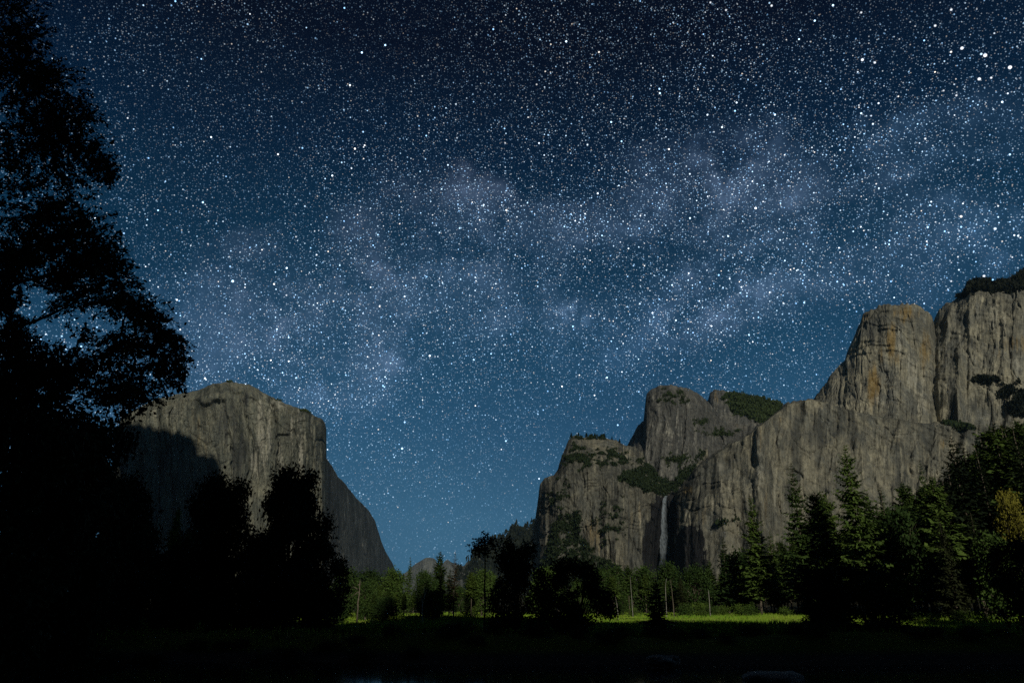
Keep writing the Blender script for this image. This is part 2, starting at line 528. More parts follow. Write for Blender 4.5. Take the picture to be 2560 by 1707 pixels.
def cliff(name, cols, nu, vsplit, mat, seed, jag=3.0, amp=(16, 8, 4), flute=55.0, back=.35,
          veg=(), vegpoly=(), ochre=(), darkened=(), darkpoly=(), pale=(), slab=5.0):
    """cols: (px, [(py, depth), ...]) from the foot to the skyline"""
    cx = np.array([c[0] for c in cols], float)
    rows = len(cols[0][1])
    px = np.linspace(cx[0], cx[-1], nu)
    PY = np.stack([np.interp(px, cx, [c[1][r][0] for c in cols]) for r in range(rows)])
    DP = np.stack([np.interp(px, cx, [c[1][r][1] for c in cols]) for r in range(rows)])
    rr = np.concatenate([np.linspace(k, k + 1, n, endpoint=False) for k, n in enumerate(vsplit)] + [[rows - 1]])
    k = np.minimum(rr.astype(int), rows - 2)
    f = (rr - k)[:, None]
    py = PY[k] * (1 - f) + PY[k + 1] * f
    dp = DP[k] * (1 - f) + DP[k + 1] * f
    PX = np.broadcast_to(px, py.shape)
    top = np.clip((rr - (rows - 2)), 0, 1)[:, None] ** 2
    j = fbm(px / 26, seed * 3.3, 0, seed, 3) * 1.0 + .55 * fbm(px / 6.5, seed * 1.3, 0, seed + 5, 3)
    py = py + top * j[None] * jag
    P = at(PX, py, dp)
    # relief: ribs and flutes that run up the wall, ledges, blocks
    X, Y, Z = P[..., 0], P[..., 1], P[..., 2]
    u = (PX - 1280) / F_PX * DP.mean()
    wob = 14 * fbm(u / 160, Z / 220, 0, seed + 40, 3)
    uu = u + wob
    rib = ridged(uu / flute, Z / (flute * 9), 0, seed + 1, 3, .55)
    d = amp[0] * rib * .8
    # planes and blocks with sharp arrises
    pl = fbm(uu / 30, Z / 170, 0, seed + 2, 3)
    q = pl * 3.2
    st_q = np.floor(q) + np.clip((q - np.floor(q)) * 4.5 - 1.7, 0, 1)
    d = d + amp[1] * (st_q / 3.2 * 1.25)
    bl = vnoise(uu / 13, Z / 42, 0, seed + 3) * 2.5
    d = d + amp[2] * .9 * (np.floor(bl) + np.clip((bl - np.floor(bl)) * 4 - 1.5, 0, 1)) / 1.6
    d = d + amp[2] * .45 * fbm(u / 6, Z / 13, 0, seed + 4, 3)
    # long upright cracks and a few slanting ones
    for (cw, ch, cs, dep) in ((46, 420, 6, 1.5), (21, 190, 7, .8)):
        cr_ = vnoise(uu / cw + .12 * vnoise(u / 9, Z / 25, 0, seed + 9), Z / ch, 0, seed + cs)
        d = d - amp[0] * dep * np.exp(-(cr_ / .045) ** 2)
    sl = vnoise((u + Z * .45) / 90, (Z - u * .3) / 200, 0, seed + 8) + .25 * vnoise(u / 25, Z / 25, 0, seed + 12)
    d = d - amp[1] * .6 * np.exp(-(sl / .025) ** 2)
    sb = fbm((Z + .55 * u) / 95, (u - .45 * Z) / 240, 0, seed + 21, 3) * 2.6
    d = d + slab * (np.floor(sb) + np.clip((sb - np.floor(sb)) * 5 - 2, 0, 1)) / 1.6
    d = d * (1 - .75 * top)
    dirh = norm(np.stack([X, Y, 0 * X], -1))
    P = P - dirh * d[..., None]
    # the far side of the mountain
    b1, b2 = P[-1].copy(), P[-1].copy()
    b1[:, 1] *= 1 + back * .5
    b1[:, 0] *= 1 + back * .5
    b1[:, 2] *= 1 - .12
    b2[:, :2] *= 1 + back
    b2[:, 2] = -5
    Pn = np.concatenate([P, b1[None], b2[None]])
    me = mesh_from(name, Pn.reshape(-1, 3), [grid_faces(*Pn.shape[:2])], mat, True)
    vm = gauss_mask(PX, py, veg) * np.clip(.82 + 1.1 * fbm(PX / 15 + py / 30, py / 6, 0, seed + 61, 4), .1, 1.5)
    for poly in vegpoly:
        vm = np.maximum(vm, poly_mask(PX + 5 * vnoise(PX / 9, py / 9, 0, 77), py + 5 * vnoise(PX / 9, py / 9, 3, 78), poly) * .64 * np.clip(1.0 + .6 * fbm(PX / 16, py / 8, 0, seed + 60, 4), 0, 1.2))
    wm = gauss_mask(PX, py, darkened)
    for poly in darkpoly:
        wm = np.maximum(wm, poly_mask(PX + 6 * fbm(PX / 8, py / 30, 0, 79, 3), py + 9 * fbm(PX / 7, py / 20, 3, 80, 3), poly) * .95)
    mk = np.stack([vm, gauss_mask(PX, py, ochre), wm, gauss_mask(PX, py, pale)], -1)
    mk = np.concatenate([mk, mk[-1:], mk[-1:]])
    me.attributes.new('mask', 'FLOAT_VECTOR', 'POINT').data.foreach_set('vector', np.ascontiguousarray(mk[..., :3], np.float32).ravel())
    me.attributes.new('pale', 'FLOAT', 'POINT').data.foreach_set('value', np.ascontiguousarray(mk[..., 3], np.float32).ravel())
    al = np.stack([u, 0 * u + seed * 37.0, Z], -1)
    al = np.concatenate([al, al[-1:], al[-1:]])
    me.attributes.new('along', 'FLOAT_VECTOR', 'POINT').data.foreach_set('vector', np.ascontiguousarray(al, np.float32).ravel())
    o = link(name, me)
    CL[o.name] = (P, PX, py, vm)
    return o

B0 = 1512   # a foot just below the valley floor
def wall(px, top, d0, d1, mid=None):
    return (px, [(B0, d0), (top, d1)])

# ---- the great wall on the left
ec = [(300, 1046, 2420), (328, 1030, 2390), (395, 995, 2330), (458, 983, 2290), (496, 975, 2260), (531, 961, 2230), (577, 953, 2200),
      (605, 958, 2180), (633, 965, 2170), (668, 984, 2160), (703, 1002, 2165), (749, 1023, 2185), (788, 1039, 2230), (805, 1047, 2290),
      (813, 1057, 2380), (816, 1075, 2480)]
cols = []
for px, py, d in ec:
    rim = py + (26 if px < 640 else 12)
    cols.append((px, [(B0, d - 190), (1200 if px < 810 else 1210, d - 90), (rim, d), (py, d + 140 if px < 640 else d + 40)]))
o = cliff('granite_cliff', cols, 420, (40, 190, 30), M_ROCK_EC, 11, jag=1.6, amp=(20, 12, 5), flute=70,
          veg=[(575, 952, 50, 3, .55), (640, 966, 30, 3, .5), (700, 1000, 30, 3, .55), (770, 1032, 30, 3, .55)],
          darkened=[(560, 1050, 45, 110, .52), (595, 1130, 36, 120, .58), (612, 1000, 24, 50, .55), (720, 1080, 12, 90, .45), (795, 1120, 14, 110, .42)],
          ochre=[(480, 1060, 50, 60, .30), (500, 1110, 40, 40, .38)],
          pale=[(652, 1080, 16, 150, .75), (672, 1060, 8, 130, .7), (690, 1010, 36, 26, .65), (730, 1060, 8, 100, .65), (750, 1100, 10, 130, .72), (775, 1090, 8, 90, .55), (430, 1030, 70, 40, .45), (640, 1160, 26, 60, .62), (700, 1150, 12, 80, .55)])
tag(o, 'huge pale granite wall with a rounded summit left of the valley gap', 'cliff', kind='structure')

# its far side falling into the gap, turned away from the moon
se = [(790, 1120, 2400), (815, 1145, 2500), (830, 1163, 2650), (847, 1195, 2850), (868, 1216, 3100), (893, 1247, 3450), (924, 1279, 3900), (938, 1303, 4250),
      (952, 1349, 4700), (966, 1381, 5200), (982, 1409, 5900), (995, 1440, 6500)]
cols = [(px, [(B0, d * .94), (py, d)]) for px, py, d in se]
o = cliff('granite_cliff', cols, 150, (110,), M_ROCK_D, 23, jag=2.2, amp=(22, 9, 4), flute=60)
tag(o, 'shaded dark cliff sloping down into the gap beside the great pale wall', 'cliff', kind='structure')

# ---- far end of the valley
hd = [(1000, 1440), (1020, 1425), (1040, 1409), (1055, 1399), (1063, 1395), (1072, 1393), (1083, 1394), (1089, 1399), (1096, 1412), (1106, 1410), (1112, 1402), (1119, 1398), (1127, 1404), (1140, 1409), (1165, 1414), (1200, 1420)]
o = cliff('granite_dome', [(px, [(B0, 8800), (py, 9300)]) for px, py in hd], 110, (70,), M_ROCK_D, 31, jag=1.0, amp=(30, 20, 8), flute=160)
tag(o, 'small distant pale dome at the far end of the valley', 'dome', kind='structure')
rd = [(1130, 1440), (1150, 1421), (1162, 1411), (1167, 1403), (1183, 1395), (1190, 1386), (1193, 1372), (1199, 1371), (1202, 1381), (1208, 1376), (1234, 1362), (1246, 1355), (1259, 1346), (1276, 1336),
      (1281, 1327), (1290, 1325), (1296, 1328), (1308, 1324), (1328, 1316), (1345, 1312), (1400, 1300)]
o = cliff('forested_ridge', [(px, [(B0, 4300), (py, 4700)]) for px, py in rd], 170, (70,), M_ROCK_D, 37, jag=1.6, amp=(28, 14, 6), flute=120,
          veg=[(1280, 1390, 140, 90, .75)], pale=[(1196, 1380, 6, 10, .9)])
tag(o, 'dark far ridge descending from the right into the valley gap', 'ridge', kind='structure')

# ---- the right hand group, far to near
cS = [(1740, 1030, 2500), (1770, 1000, 2480), (1775, 981, 2470), (1784, 975, 2460), (1805, 975, 2450), (1826, 980, 2440), (1854, 982, 2430), (1896, 992, 2400), (1931, 1003, 2380), (1963, 1014, 2350), (2010, 1030, 2340)]
o = cliff('granite_peak', [(px, [(1200, d - 620), (1110, d - 480), (py + 42, d - 180), (py, d)]) for px, py, d in cS], 150, (20, 50, 40), M_ROCK_G, 41, jag=2.5, amp=(12, 9, 5), flute=70,
          vegpoly=[[(1815, 990), (1850, 985), (1900, 995), (1962, 1016), (1955, 1045), (1920, 1062), (1880, 1052), (1840, 1035), (1810, 1010)]],
          ochre=[(1850, 1070, 45, 25, .4), (1790, 990, 10, 30, .4)])
tag(o, 'low far peak with dark green brush between the rounded dome and the tall tower', 'peak', kind='structure')

bS = [(1556, 1135, 2150), (1570, 1112, 2120), (1581, 1089, 2080), (1595, 1061, 2050), (1609, 1051, 2010), (1612, 1016, 2000), (1616, 984, 1985), (1630, 970, 1965), (1651, 963, 1950), (1679, 961, 1945), (1714, 970, 1960), (1742, 979, 1985), (1759, 993, 2010), (1772, 1003, 2040), (1800, 1040, 2060), (1850, 1075, 2040), (1910, 1085, 2000)]
o = cliff('granite_dome', [(px, [(1260, d - 330), (1150, d - 260), (py + (14 if px > 1610 else 6), d - 30), (py, d + 30)]) for px, py, d in bS], 230, (24, 110, 14), M_ROCK_G, 43, jag=2.2, amp=(9, 7, 4.5), flute=60,
          veg=[(1690, 1150, 40, 22, .6), (1750, 1060, 30, 24, .46), (1680, 990, 60, 30, .40), (1800, 1080, 60, 16, .45)], pale=[(1680, 1090, 45, 40, .35)],
          ochre=[(1600, 1090, 10, 30, .35), (1830, 1080, 40, 15, .35)])
tag(o, 'middle grey dome with a steep left edge behind the waterfall', 'dome', kind='structure')

# front block on the left of the waterfall: wall, then a wooded bench climbing to its top
aS = [  # px, wall top py, skyline py, depth of wall foot, depth of wall top, depth of skyline
    (1331, 1330, 1322, 1800, 1830, 1860), (1337, 1318, 1306, 1730, 1770, 1810), (1345, 1266, 1251, 1640, 1690, 1740), (1349, 1240, 1216, 1590, 1640, 1700),
    (1363, 1222, 1195, 1550, 1600, 1690), (1384, 1216, 1188, 1520, 1575, 1700), (1395, 1205, 1170, 1505, 1560, 1720), (1405, 1190, 1135, 1500, 1555, 1740), (1421, 1176, 1100, 1495, 1550, 1760),
    (1437, 1170, 1089, 1490, 1545, 1770), (1465, 1176, 1092, 1480, 1540, 1780), (1510, 1192, 1096, 1470, 1530, 1790), (1545, 1209, 1102, 1465, 1525, 1800), (1570, 1217, 1112, 1470, 1525, 1800),
    (1598, 1226, 1124, 1480, 1530, 1800), (1625, 1233, 1136, 1500, 1545, 1790), (1644, 1238, 1145, 1530, 1570, 1785), (1660, 1241, 1150, 1545, 1585, 1780), (1675, 1240, 1155, 1545, 1585, 1780),
    (1690, 1236, 1155, 1535, 1580, 1780), (1720, 1228, 1130, 1535, 1580, 1790), (1770, 1222, 1120, 1540, 1590, 1800)]
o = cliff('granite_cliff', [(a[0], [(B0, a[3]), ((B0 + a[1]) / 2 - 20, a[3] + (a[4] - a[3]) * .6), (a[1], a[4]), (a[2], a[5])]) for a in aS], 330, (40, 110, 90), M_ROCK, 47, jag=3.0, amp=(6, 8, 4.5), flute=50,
          vegpoly=[[(1545, 1200), (1560, 1185), (1620, 1165), (1670, 1158), (1725, 1125), (1760, 1130), (1730, 1180), (1690, 1232), (1640, 1236), (1598, 1224)],
                   [(1360, 1420), (1380, 1330), (1400, 1290), (1450, 1280), (1450, 1340), (1500, 1390), (1580, 1440), (1600, 1470), (1380, 1470)]],
          veg=[(1480, 1096, 60, 5, .5), (1450, 1150, 50, 50, .47), (1530, 1150, 60, 40, .48), (1400, 1240, 40, 60, .44), (1520, 1300, 60, 90, .41), (1620, 1160, 40, 20, .50)],
          darkpoly=[[(1646, 1236), (1700, 1232), (1720, 1300), (1740, 1440), (1604, 1440), (1609, 1380), (1613, 1320), (1626, 1272), (1640, 1252)]],  # near-black rock colour around the waterfall
          darkened=[ (1572, 1330, 3, 90, .8), (1578, 1410, 5, 40, .7)],
          ochre=[(1480, 1340, 40, 60, .40), (1590, 1280, 30, 50, .35)], pale=[(1600, 1290, 25, 60, .35)])
tag(o, 'front granite cliff left of the waterfall with a wooded bench above', 'cliff', kind='structure')
A_NAME = o.name

# tall tower and right end wall behind the long right wall
eS = [(2010, 1010, 1760), (2032, 998, 1740), (2043, 980, 1730), (2071, 951, 1710), (2089, 926, 1700), (2111, 897, 1690), (2129, 854, 1680), (2150, 811, 1670), (2157, 794, 1665), (2179, 777, 1655), (2218, 761, 1640),
      (2250, 760, 1635), (2286, 763, 1640), (2318, 777, 1648), (2330, 790, 1664), (2342, 840, 1690)]
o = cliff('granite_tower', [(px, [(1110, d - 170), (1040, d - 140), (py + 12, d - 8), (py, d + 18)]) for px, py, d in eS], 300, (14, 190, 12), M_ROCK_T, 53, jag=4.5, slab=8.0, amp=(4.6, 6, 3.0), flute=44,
          ochre=[(2228, 860, 14, 60, .85), (2265, 785, 40, 30, .62), (2182, 960, 22, 60, .85), (2312, 870, 24, 60, .62), (2160, 790, 20, 30, .50), (2240, 900, 14, 30, .7), (2200, 890, 10, 40, .55)],
          darkened=[(2180, 830, 30, 60, .58), (2320, 810, 16, 40, .50), (2130, 930, 24, 60, .50), (2100, 990, 30, 30, .42)], pale=[(2290, 960, 30, 90, .45), (2330, 980, 20, 60, .45), (2250, 850, 9, 70, .6), (2200, 1000, 40, 30, .45), (2270, 930, 10, 90, .55), (2310, 1000, 12, 60, .55), (2240, 960, 8, 60, .5)],
          veg=[(2250, 1050, 10, 4, .5)])
tag(o, 'tall leaning granite tower with ochre streaks at the right', 'tower', kind='structure')
fS = [(2318, 850, 1712), (2336, 797, 1694), (2346, 777, 1678), (2368, 758, 1655), (2396, 744, 1635), (2418, 726, 1620), (2425, 711, 1612), (2450, 708, 1600), (2486, 711, 1590), (2521, 706, 1585), (2543, 694, 1585), (2560, 688, 1585), (2700, 650, 1600), (2900, 640, 1640)]
o = cliff('granite_cliff', [(px, [(B0, d - 66 - (70 if px < 2400 else 10)), (985 + (px - 2400) * .12, d - 52 - (70 if px < 2400 else 10)), (py + 34, d - 6), (py, d + 60)]) for px, py, d in fS], 300, (60, 120, 30), M_ROCK_T, 59, jag=5.0, amp=(5, 7, 4), flute=60,
          veg=[(2500, 712, 110, 20, .85), (2600, 690, 110, 24, .9), (2410, 735, 24, 14, .6), (2470, 955, 40, 9, .75), (2520, 985, 30, 16, .8), (2550, 1010, 40, 40, .8)],
          ochre=[(2540, 860, 40, 30, .45), (2480, 880, 30, 20, .35)], pale=[(2540, 920, 20, 40, .6), (2490, 800, 60, 50, .42), (2400, 850, 20, 60, .35)],
          darkened=[(2410, 800, 40, 30, .50), (2380, 900, 30, 60, .55), (2430, 860, 24, 24, .5), (2450, 1010, 50, 40, .55)])
tag(o, 'right end granite wall under a dark wooded rim at the picture edge', 'cliff', kind='structure')
F_NAME = o.name

# long wall right of the waterfall
dS = [(1686, 1240, 1560), (1692, 1229, 1535), (1714, 1205, 1490), (1735, 1181, 1460), (1752, 1161, 1440), (1777, 1146, 1425), (1809, 1122, 1415), (1850, 1100, 1412), (1875, 1086, 1398), (1893, 1072, 1378), (1908, 1060, 1372), (1922, 1048, 1392), (1936, 1035, 1424), (1963, 1015, 1436), (1984, 1006, 1440), (2032, 998, 1440),
      (2086, 1018, 1440), (2140, 1030, 1432), (2186, 1040, 1440), (2257, 1051, 1428), (2346, 1062, 1440), (2400, 1070, 1436), (2480, 1090, 1430), (2600, 1110, 1425), (2800, 1130, 1430)]
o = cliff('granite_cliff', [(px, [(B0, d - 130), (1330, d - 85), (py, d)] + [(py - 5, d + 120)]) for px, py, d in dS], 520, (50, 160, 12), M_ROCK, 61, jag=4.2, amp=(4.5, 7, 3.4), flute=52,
          ochre=[(1720, 1225, 26, 18, .5), (1905, 1090, 10, 60, .5), (1918, 1280, 16, 60, .45), (1950, 1050, 20, 20, .45), (2360, 1110, 12, 24, .5), (2240, 1100, 20, 16, .35), (1760, 1280, 40, 60, .32), (2200, 1180, 14, 60, .35)],
          darkpoly=[[(1686, 1250), (1696, 1238), (1697, 1300), (1694, 1335), (1704, 1322), (1722, 1312), (1744, 1312), (1757, 1330), (1764, 1380), (1772, 1450), (1686, 1450)]],  # the near-black colour carried on over this wall's left foot
          darkened=[ (2060, 1090, 80, 55, .58), (1985, 1110, 40, 80, .50), (1830, 1160, 40, 30, .50), (2140, 1090, 50, 50, .55), (1965, 1220, 24, 80, .5), (2290, 1120, 30, 30, .4)],
          pale=[(1900, 1180, 12, 100, .55), (1850, 1230, 40, 40, .45), (1790, 1250, 40, 50, .45), (1930, 1260, 16, 80, .5), (2020, 1110, 6, 70, .45), (2200, 1150, 40, 30, .35), (2250, 1090, 60, 20, .4), (1800, 1165, 18, 16, .55)],
          veg=[(1810, 1320, 22, 24, .5), (2370, 1058, 10, 6, .8), (2410, 1068, 34, 9, .85), (1840, 1300, 8, 10, .5), (2480, 1130, 60, 40, .7), (2540, 1180, 60, 80, .8)])
tag(o, 'long granite wall right of the waterfall behind the tall conifers', 'cliff', kind='structure')
D_NAME = o.name

# unseen wall added at left, its outline worked back from the hard shadow it throws
sh = [(300, 1040), (330, 1042), (350, 1050), (372, 1056), (395, 1058), (420, 1066), (445, 1072), (470, 1080), (484, 1092), (491, 1112), (494, 1134), (515, 1138), (540, 1142), (552, 1170), (560, 1260), (566, 1500)]
pts = []
for px, py in sh:
    p = at(px, py, float(np.interp(px, [300, 400, 490, 560], [2370, 2270, 2200, 2130])))
    k = (p[1] - 480.0) / L[1]
    pts.append(p - L * k)
pts = np.array(pts)
left = pts[0] + np.array([[-1500, 250, -60], [-700, 100, -20], [-250, 0, 10]])
prof = np.concatenate([left, pts])
s = np.linspace(0, len(prof) - 1, 150)
prof = np.stack([np.interp(s, np.arange(len(prof)), prof[:, i]) for i in range(3)], -1)
prof[:, 2] += 5 * fbm(prof[:, 0] / 30, 0, 0, 91, 3)
rows = [prof * [1, 1, 0] + [0, -160 + 0, -5], prof * [1, 1, .6] + [0, -60, 0], prof, prof * [1, 1, .7] + [-350, 120, 0], prof * [1, 1, 0] + [-700, 200, -5]]
R = np.stack(rows)
me = mesh_from('shadow_wall', R.reshape(-1, 3), [grid_faces(*R.shape[:2])], M_ROCK_G, True)
o = link('shadow_wall', me)
tag(o, 'unseen granite wall added beyond the left picture edge to throw the hard shadow', 'cliff', kind='structure')

# unseen hill added behind the viewer, ridge shaped to shade river, bank and black trees
TANL = -L[2] / L[1]
def edge_y(x):  # wanted far edge of the hill's shade on the ground, by x
    e = np.interp(x, [-600, -75, -58, -46, -38, -33, -17, -14, 8, 12, 40, 70, 105, 120, 150, 600],
                  [330, 300, 220, 165, 150, 123, 124, 178, 178, 128, 120, 121, 124, 150, 220, 260])
    return e
hx = np.linspace(-700, 700, 260)
RY = -150.0
ridge = (edge_y(hx + (120 - RY) * L[0] / L[1]) - RY) * TANL + 1.3 - 14 + 3.0 * fbm(hx / 18, 0, 0, 71, 3)
rows = []
for y, k in ((-24, 0), (-60, .22), (-100, .58), (-130, .88), (-150, 1.0), (-190, .97), (-300, .7), (-600, 0)):
    rows.append(np.stack([hx, hx * 0 + y, (ridge - 3) * k + (3.2 if k else 2.5)], -1))
R = np.stack(rows)
m, t, b = material('forest_floor')
pos = t.n('ShaderNodeNewGeometry').outputs['Position']
t.l(t.mix(t.noise(pos, .2, 4), (.03, .035, .015), (.06, .05, .03)), b.inputs['Base Color'])
b.inputs['Roughness'].default_value = 1
o = link('shade_hill', mesh_from('shade_hill', R.reshape(-1, 3), [grid_faces(*R.shape[:2])], m, True))
tag(o, 'unseen wooded hill added behind the viewer to keep the foreground in shade', 'hill', kind='structure')

# ------------------------------------------------------------------ waterfall
m, t, b = material('falling_water')
pos = t.n('ShaderNodeNewGeometry').outputs['Position']
nz = t.noise(t.vmath('MULTIPLY', pos, (1, 1, .05)), .35, 5, .65)
t.l(t.mix(nz, (.20, .24, .26), (.46, .51, .54)), b.inputs['Base Color'])
b.inputs['Roughness'].default_value = .9
at_n = t.n('ShaderNodeAttribute', attribute_name='veil')
t.l(t.math('MULTIPLY', at_n.outputs['Fac'], t.smooth(nz, .25, .62)), b.inputs['Alpha'])
M_FALL = m
wf = [(1666, 1239, 2.2), (1663, 1246, 3.2), (1661, 1262, 3.8), (1660, 1290, 4.6), (1660, 1320, 5.6), (1661, 1350, 7.0), (1663, 1385, 8.6), (1664, 1428, 12.0)]
wpx = np.interp(np.linspace(0, 7, 90), np.arange(8), [q[0] for q in wf])
wpy = np.interp(np.linspace(0, 7, 90), np.arange(8), [q[1] for q in wf])
whw = np.interp(np.linspace(0, 7, 90), np.arange(8), [q[2] for q in wf]) * 1.35
nA = 36
aa = np.linspace(0, 2 * math.pi, nA + 1)
ctr = at(wpx, wpy, np.linspace(1556, 1496, 90))
rad = whw / F_PX * 1531
XX = ctr[:, None, 0] + rad[:, None] * np.cos(aa)[None] * (1 + .25 * fbm(np.arange(90)[:, None] / 6, aa[None] * 2, 0, 5, 3))
YY = ctr[:, None, 1] + .55 * rad[:, None] * np.sin(aa)[None]
ZZ = ctr[:, None, 2] + 0 * XX
me = mesh_from('waterfall', np.stack([XX, YY, ZZ], -1).reshape(-1, 3), [grid_faces(90, nA + 1)], M_FALL, True)
tt = np.linspace(0, 1, 90)[:, None]
side_f = np.clip(.55 - .45 * np.cos(aa)[None], 0, 1) * (1 - .25 * tt) * (np.clip((1 - tt) * 6, 0, 1))
al = side_f * (.80 - .45 * tt)
me.attributes.new('veil', 'FLOAT', 'POINT').data.foreach_set('value', al.astype(np.float32).ravel())
tag(link('waterfall', me), 'thin white waterfall plunging down the dark recess', 'waterfall')

# ------------------------------------------------------------------ brush and small woods growing on the cliffs
def tuft_mesh(seed, n=16):
    rg = np.random.default_rng(seed)
    a = Acc()
    d = rand_unit(rg, n)
    d[:, 2] = np.abs(d[:, 2])
    c = d * rg.uniform(.25, .7, (n, 1)) * [1, 1, 1.1]
    ax = norm(d + .6 * rand_unit(rg, n))
    bv = norm(np.cross(ax, rand_unit(rg, n)))
    a.leaves(c, ax, bv, rg.uniform(.5, .9, n), rg.uniform(.5, .9, n))
    return np.concatenate(a.V), np.concatenate(a.F[4])

def brush(name, cliffs, count, size, seed, mat, label, lo=.42, tall=1.0):
    rg = np.random.default_rng(seed)
    tv = [tuft_mesh(seed + k) for k in range(5)]
    A = Acc()
    for cn in cliffs:
        P, PX, PY, vm = CL[cn]
        w = np.clip(vm - lo * (.7 + .5 * rg.random(vm.shape)), 0, 1).ravel()
        # area of the cells, so that near and far rows are covered alike
        du = np.linalg.norm(np.gradient(P, axis=1), axis=-1) * np.linalg.norm(np.gradient(P, axis=0), axis=-1)
        w = w ** .5 * np.minimum(du.ravel(), 400)
        if w.sum() == 0:
            continue
        idx = rg.choice(len(w), count, p=w / w.sum())
        pts = P.reshape(-1, 3)[idx] + rg.normal(0, 2, (count, 3))
        sz = size * rg.uniform(.55, 1.5, count)
        for k in range(5):
            sel = np.arange(k, count, 5)
            v, f = tv[k]
            th = rg.random(len(sel)) * 6.28
            cs, sn = np.cos(th)[:, None], np.sin(th)[:, None]
            vx = (v[None, :, 0] * cs - v[None, :, 1] * sn) * sz[sel, None]
            vy = (v[None, :, 0] * sn + v[None, :, 1] * cs) * sz[sel, None]
            vz = v[None, :, 2] * sz[sel, None] * tall * rg.uniform(.8, 1.5, (len(sel), 1))
            VV = np.stack([vx, vy, vz], -1) + pts[sel][:, None]
            FF = f[None] + (np.arange(len(sel)) * len(v))[:, None, None]
            A.add(VV.reshape(-1, 3), FF.reshape(-1, 4))
    o = link(name, A.mesh(name, mat))
    tag(o, label, 'brush', kind='stuff')
    return o

M_BRUSH = foliage_material('cliff_brush', (.026, .040, .014), (.050, .070, .022))
M_BRUSHD = foliage_material('dark_rim_brush', (.008, .010, .006), (.014, .017, .009))
names = list(CL)
brush('cliff_brush', [A_NAME], 5600, 3.8, 101, M_BRUSH, 'dark green brush on the bench and foot of the cliff by the waterfall')
brush('cliff_brush', ['granite_peak'], 1500, 6.5, 102, M_BRUSH, 'dark green brush on the far peak behind the rounded dome', .35)
brush('cliff_brush', ['granite_dome.001'], 500, 3.6, 107, M_BRUSH, 'scattered brush on the slopes of the middle grey dome', .36)
brush('cliff_brush', [F_NAME], 4500, 5.0, 103, M_BRUSHD, 'black brush along the rim and ledges of the right end wall', .40, 1.3)
brush('cliff_brush', [D_NAME], 900, 5.0, 104, M_BRUSH, 'scattered brush on ledges of the long right wall', .45)
brush('cliff_brush', ['granite_cliff'], 500, 2.2, 105, M_BRUSH, 'low brush along the rim of the great left wall', .40)
brush('cliff_brush', ['forested_ridge'], 1500, 18.0, 106, M_BRUSHD, 'dark forest covering the far ridge in the valley gap', .30, 1.4)

# ------------------------------------------------------------------ trees
def conifer(seed, base=.12, r0=.17, whorls=52, nb=6, ragged=.25, up=.15, shape=.8, clump=1.0):
    """unit-high conifer: (trunk mesh, crown mesh) as arrays"""
    rg = np.random.default_rng(seed)
    tr, cr = Acc(), Acc()
    z = np.linspace(0, 1, 12)
    bend = np.cumsum(rg.normal(0, .0025, (12, 2)), 0)
    bend -= bend[0]
    path = np.stack([bend[:, 0], bend[:, 1], z], -1)
    tr.tube(path, .0125 * (1 - z) ** .8 + .0012, 7)
    for i in range(whorls):
        t = base + (1 - base) * ((i + rg.uniform(-.3, .3)) / whorls)
        t = min(max(t, base), .992)
        q = (t - base) / (1 - base)
        ln = r0 * ((1 - q) ** shape) * min(1, .45 + q * 4) + .006
        o = np.array([np.interp(t, z, bend[:, 0]), np.interp(t, z, bend[:, 1]), t])
        off = rg.random() * 6.28
        for k in range(nb):
            if rg.random() < .20:
                continue
            az = off + k * 6.283 / nb + rg.normal(0, .22)
            l = ln * rg.uniform(1 - ragged * 1.6, 1 + ragged)
            rise = -.38 + (.38 + up) * q + rg.normal(0, .10)
            d = np.array([math.cos(az), math.sin(az), 0])
            sd = np.array([-math.sin(az), math.cos(az), 0])
            ns = 7
            s = np.linspace(.18, 1, ns)
            pts = o + d * (s * l)[:, None] + np.array([0, 0, 1]) * (l * (rise * s + .18 * s * s))[:, None]
            tw = l * .36 * clump * (1.15 - .75 * s) * rg.uniform(.7, 1.3, ns)
            for sg in (-1, 1):
                ax = norm(d * .75 + sd * sg * .8 + np.array([0, 0, -.28]) + rg.normal(0, .16, (ns, 3)))
                bv = norm(np.cross(ax, np.array([0, 0, 1]) + rg.normal(0, .35, (ns, 3))))
                cr.leaves(pts, ax, bv, tw * 1.15, tw * .66)
            cr.leaves(pts[-1:], norm(d + [0, 0, rise])[None], sd[None], [l * .20], [l * .09])
            if rg.random() < .8:
                cr.leaves(pts[1::2], norm(d * .5 + np.array([0, 0, -.8]) + rg.normal(0, .2, (len(pts[1::2]), 3))), np.repeat(sd[None], len(pts[1::2]), 0), tw[1::2] * .8, tw[1::2] * .5)
    return tr, cr

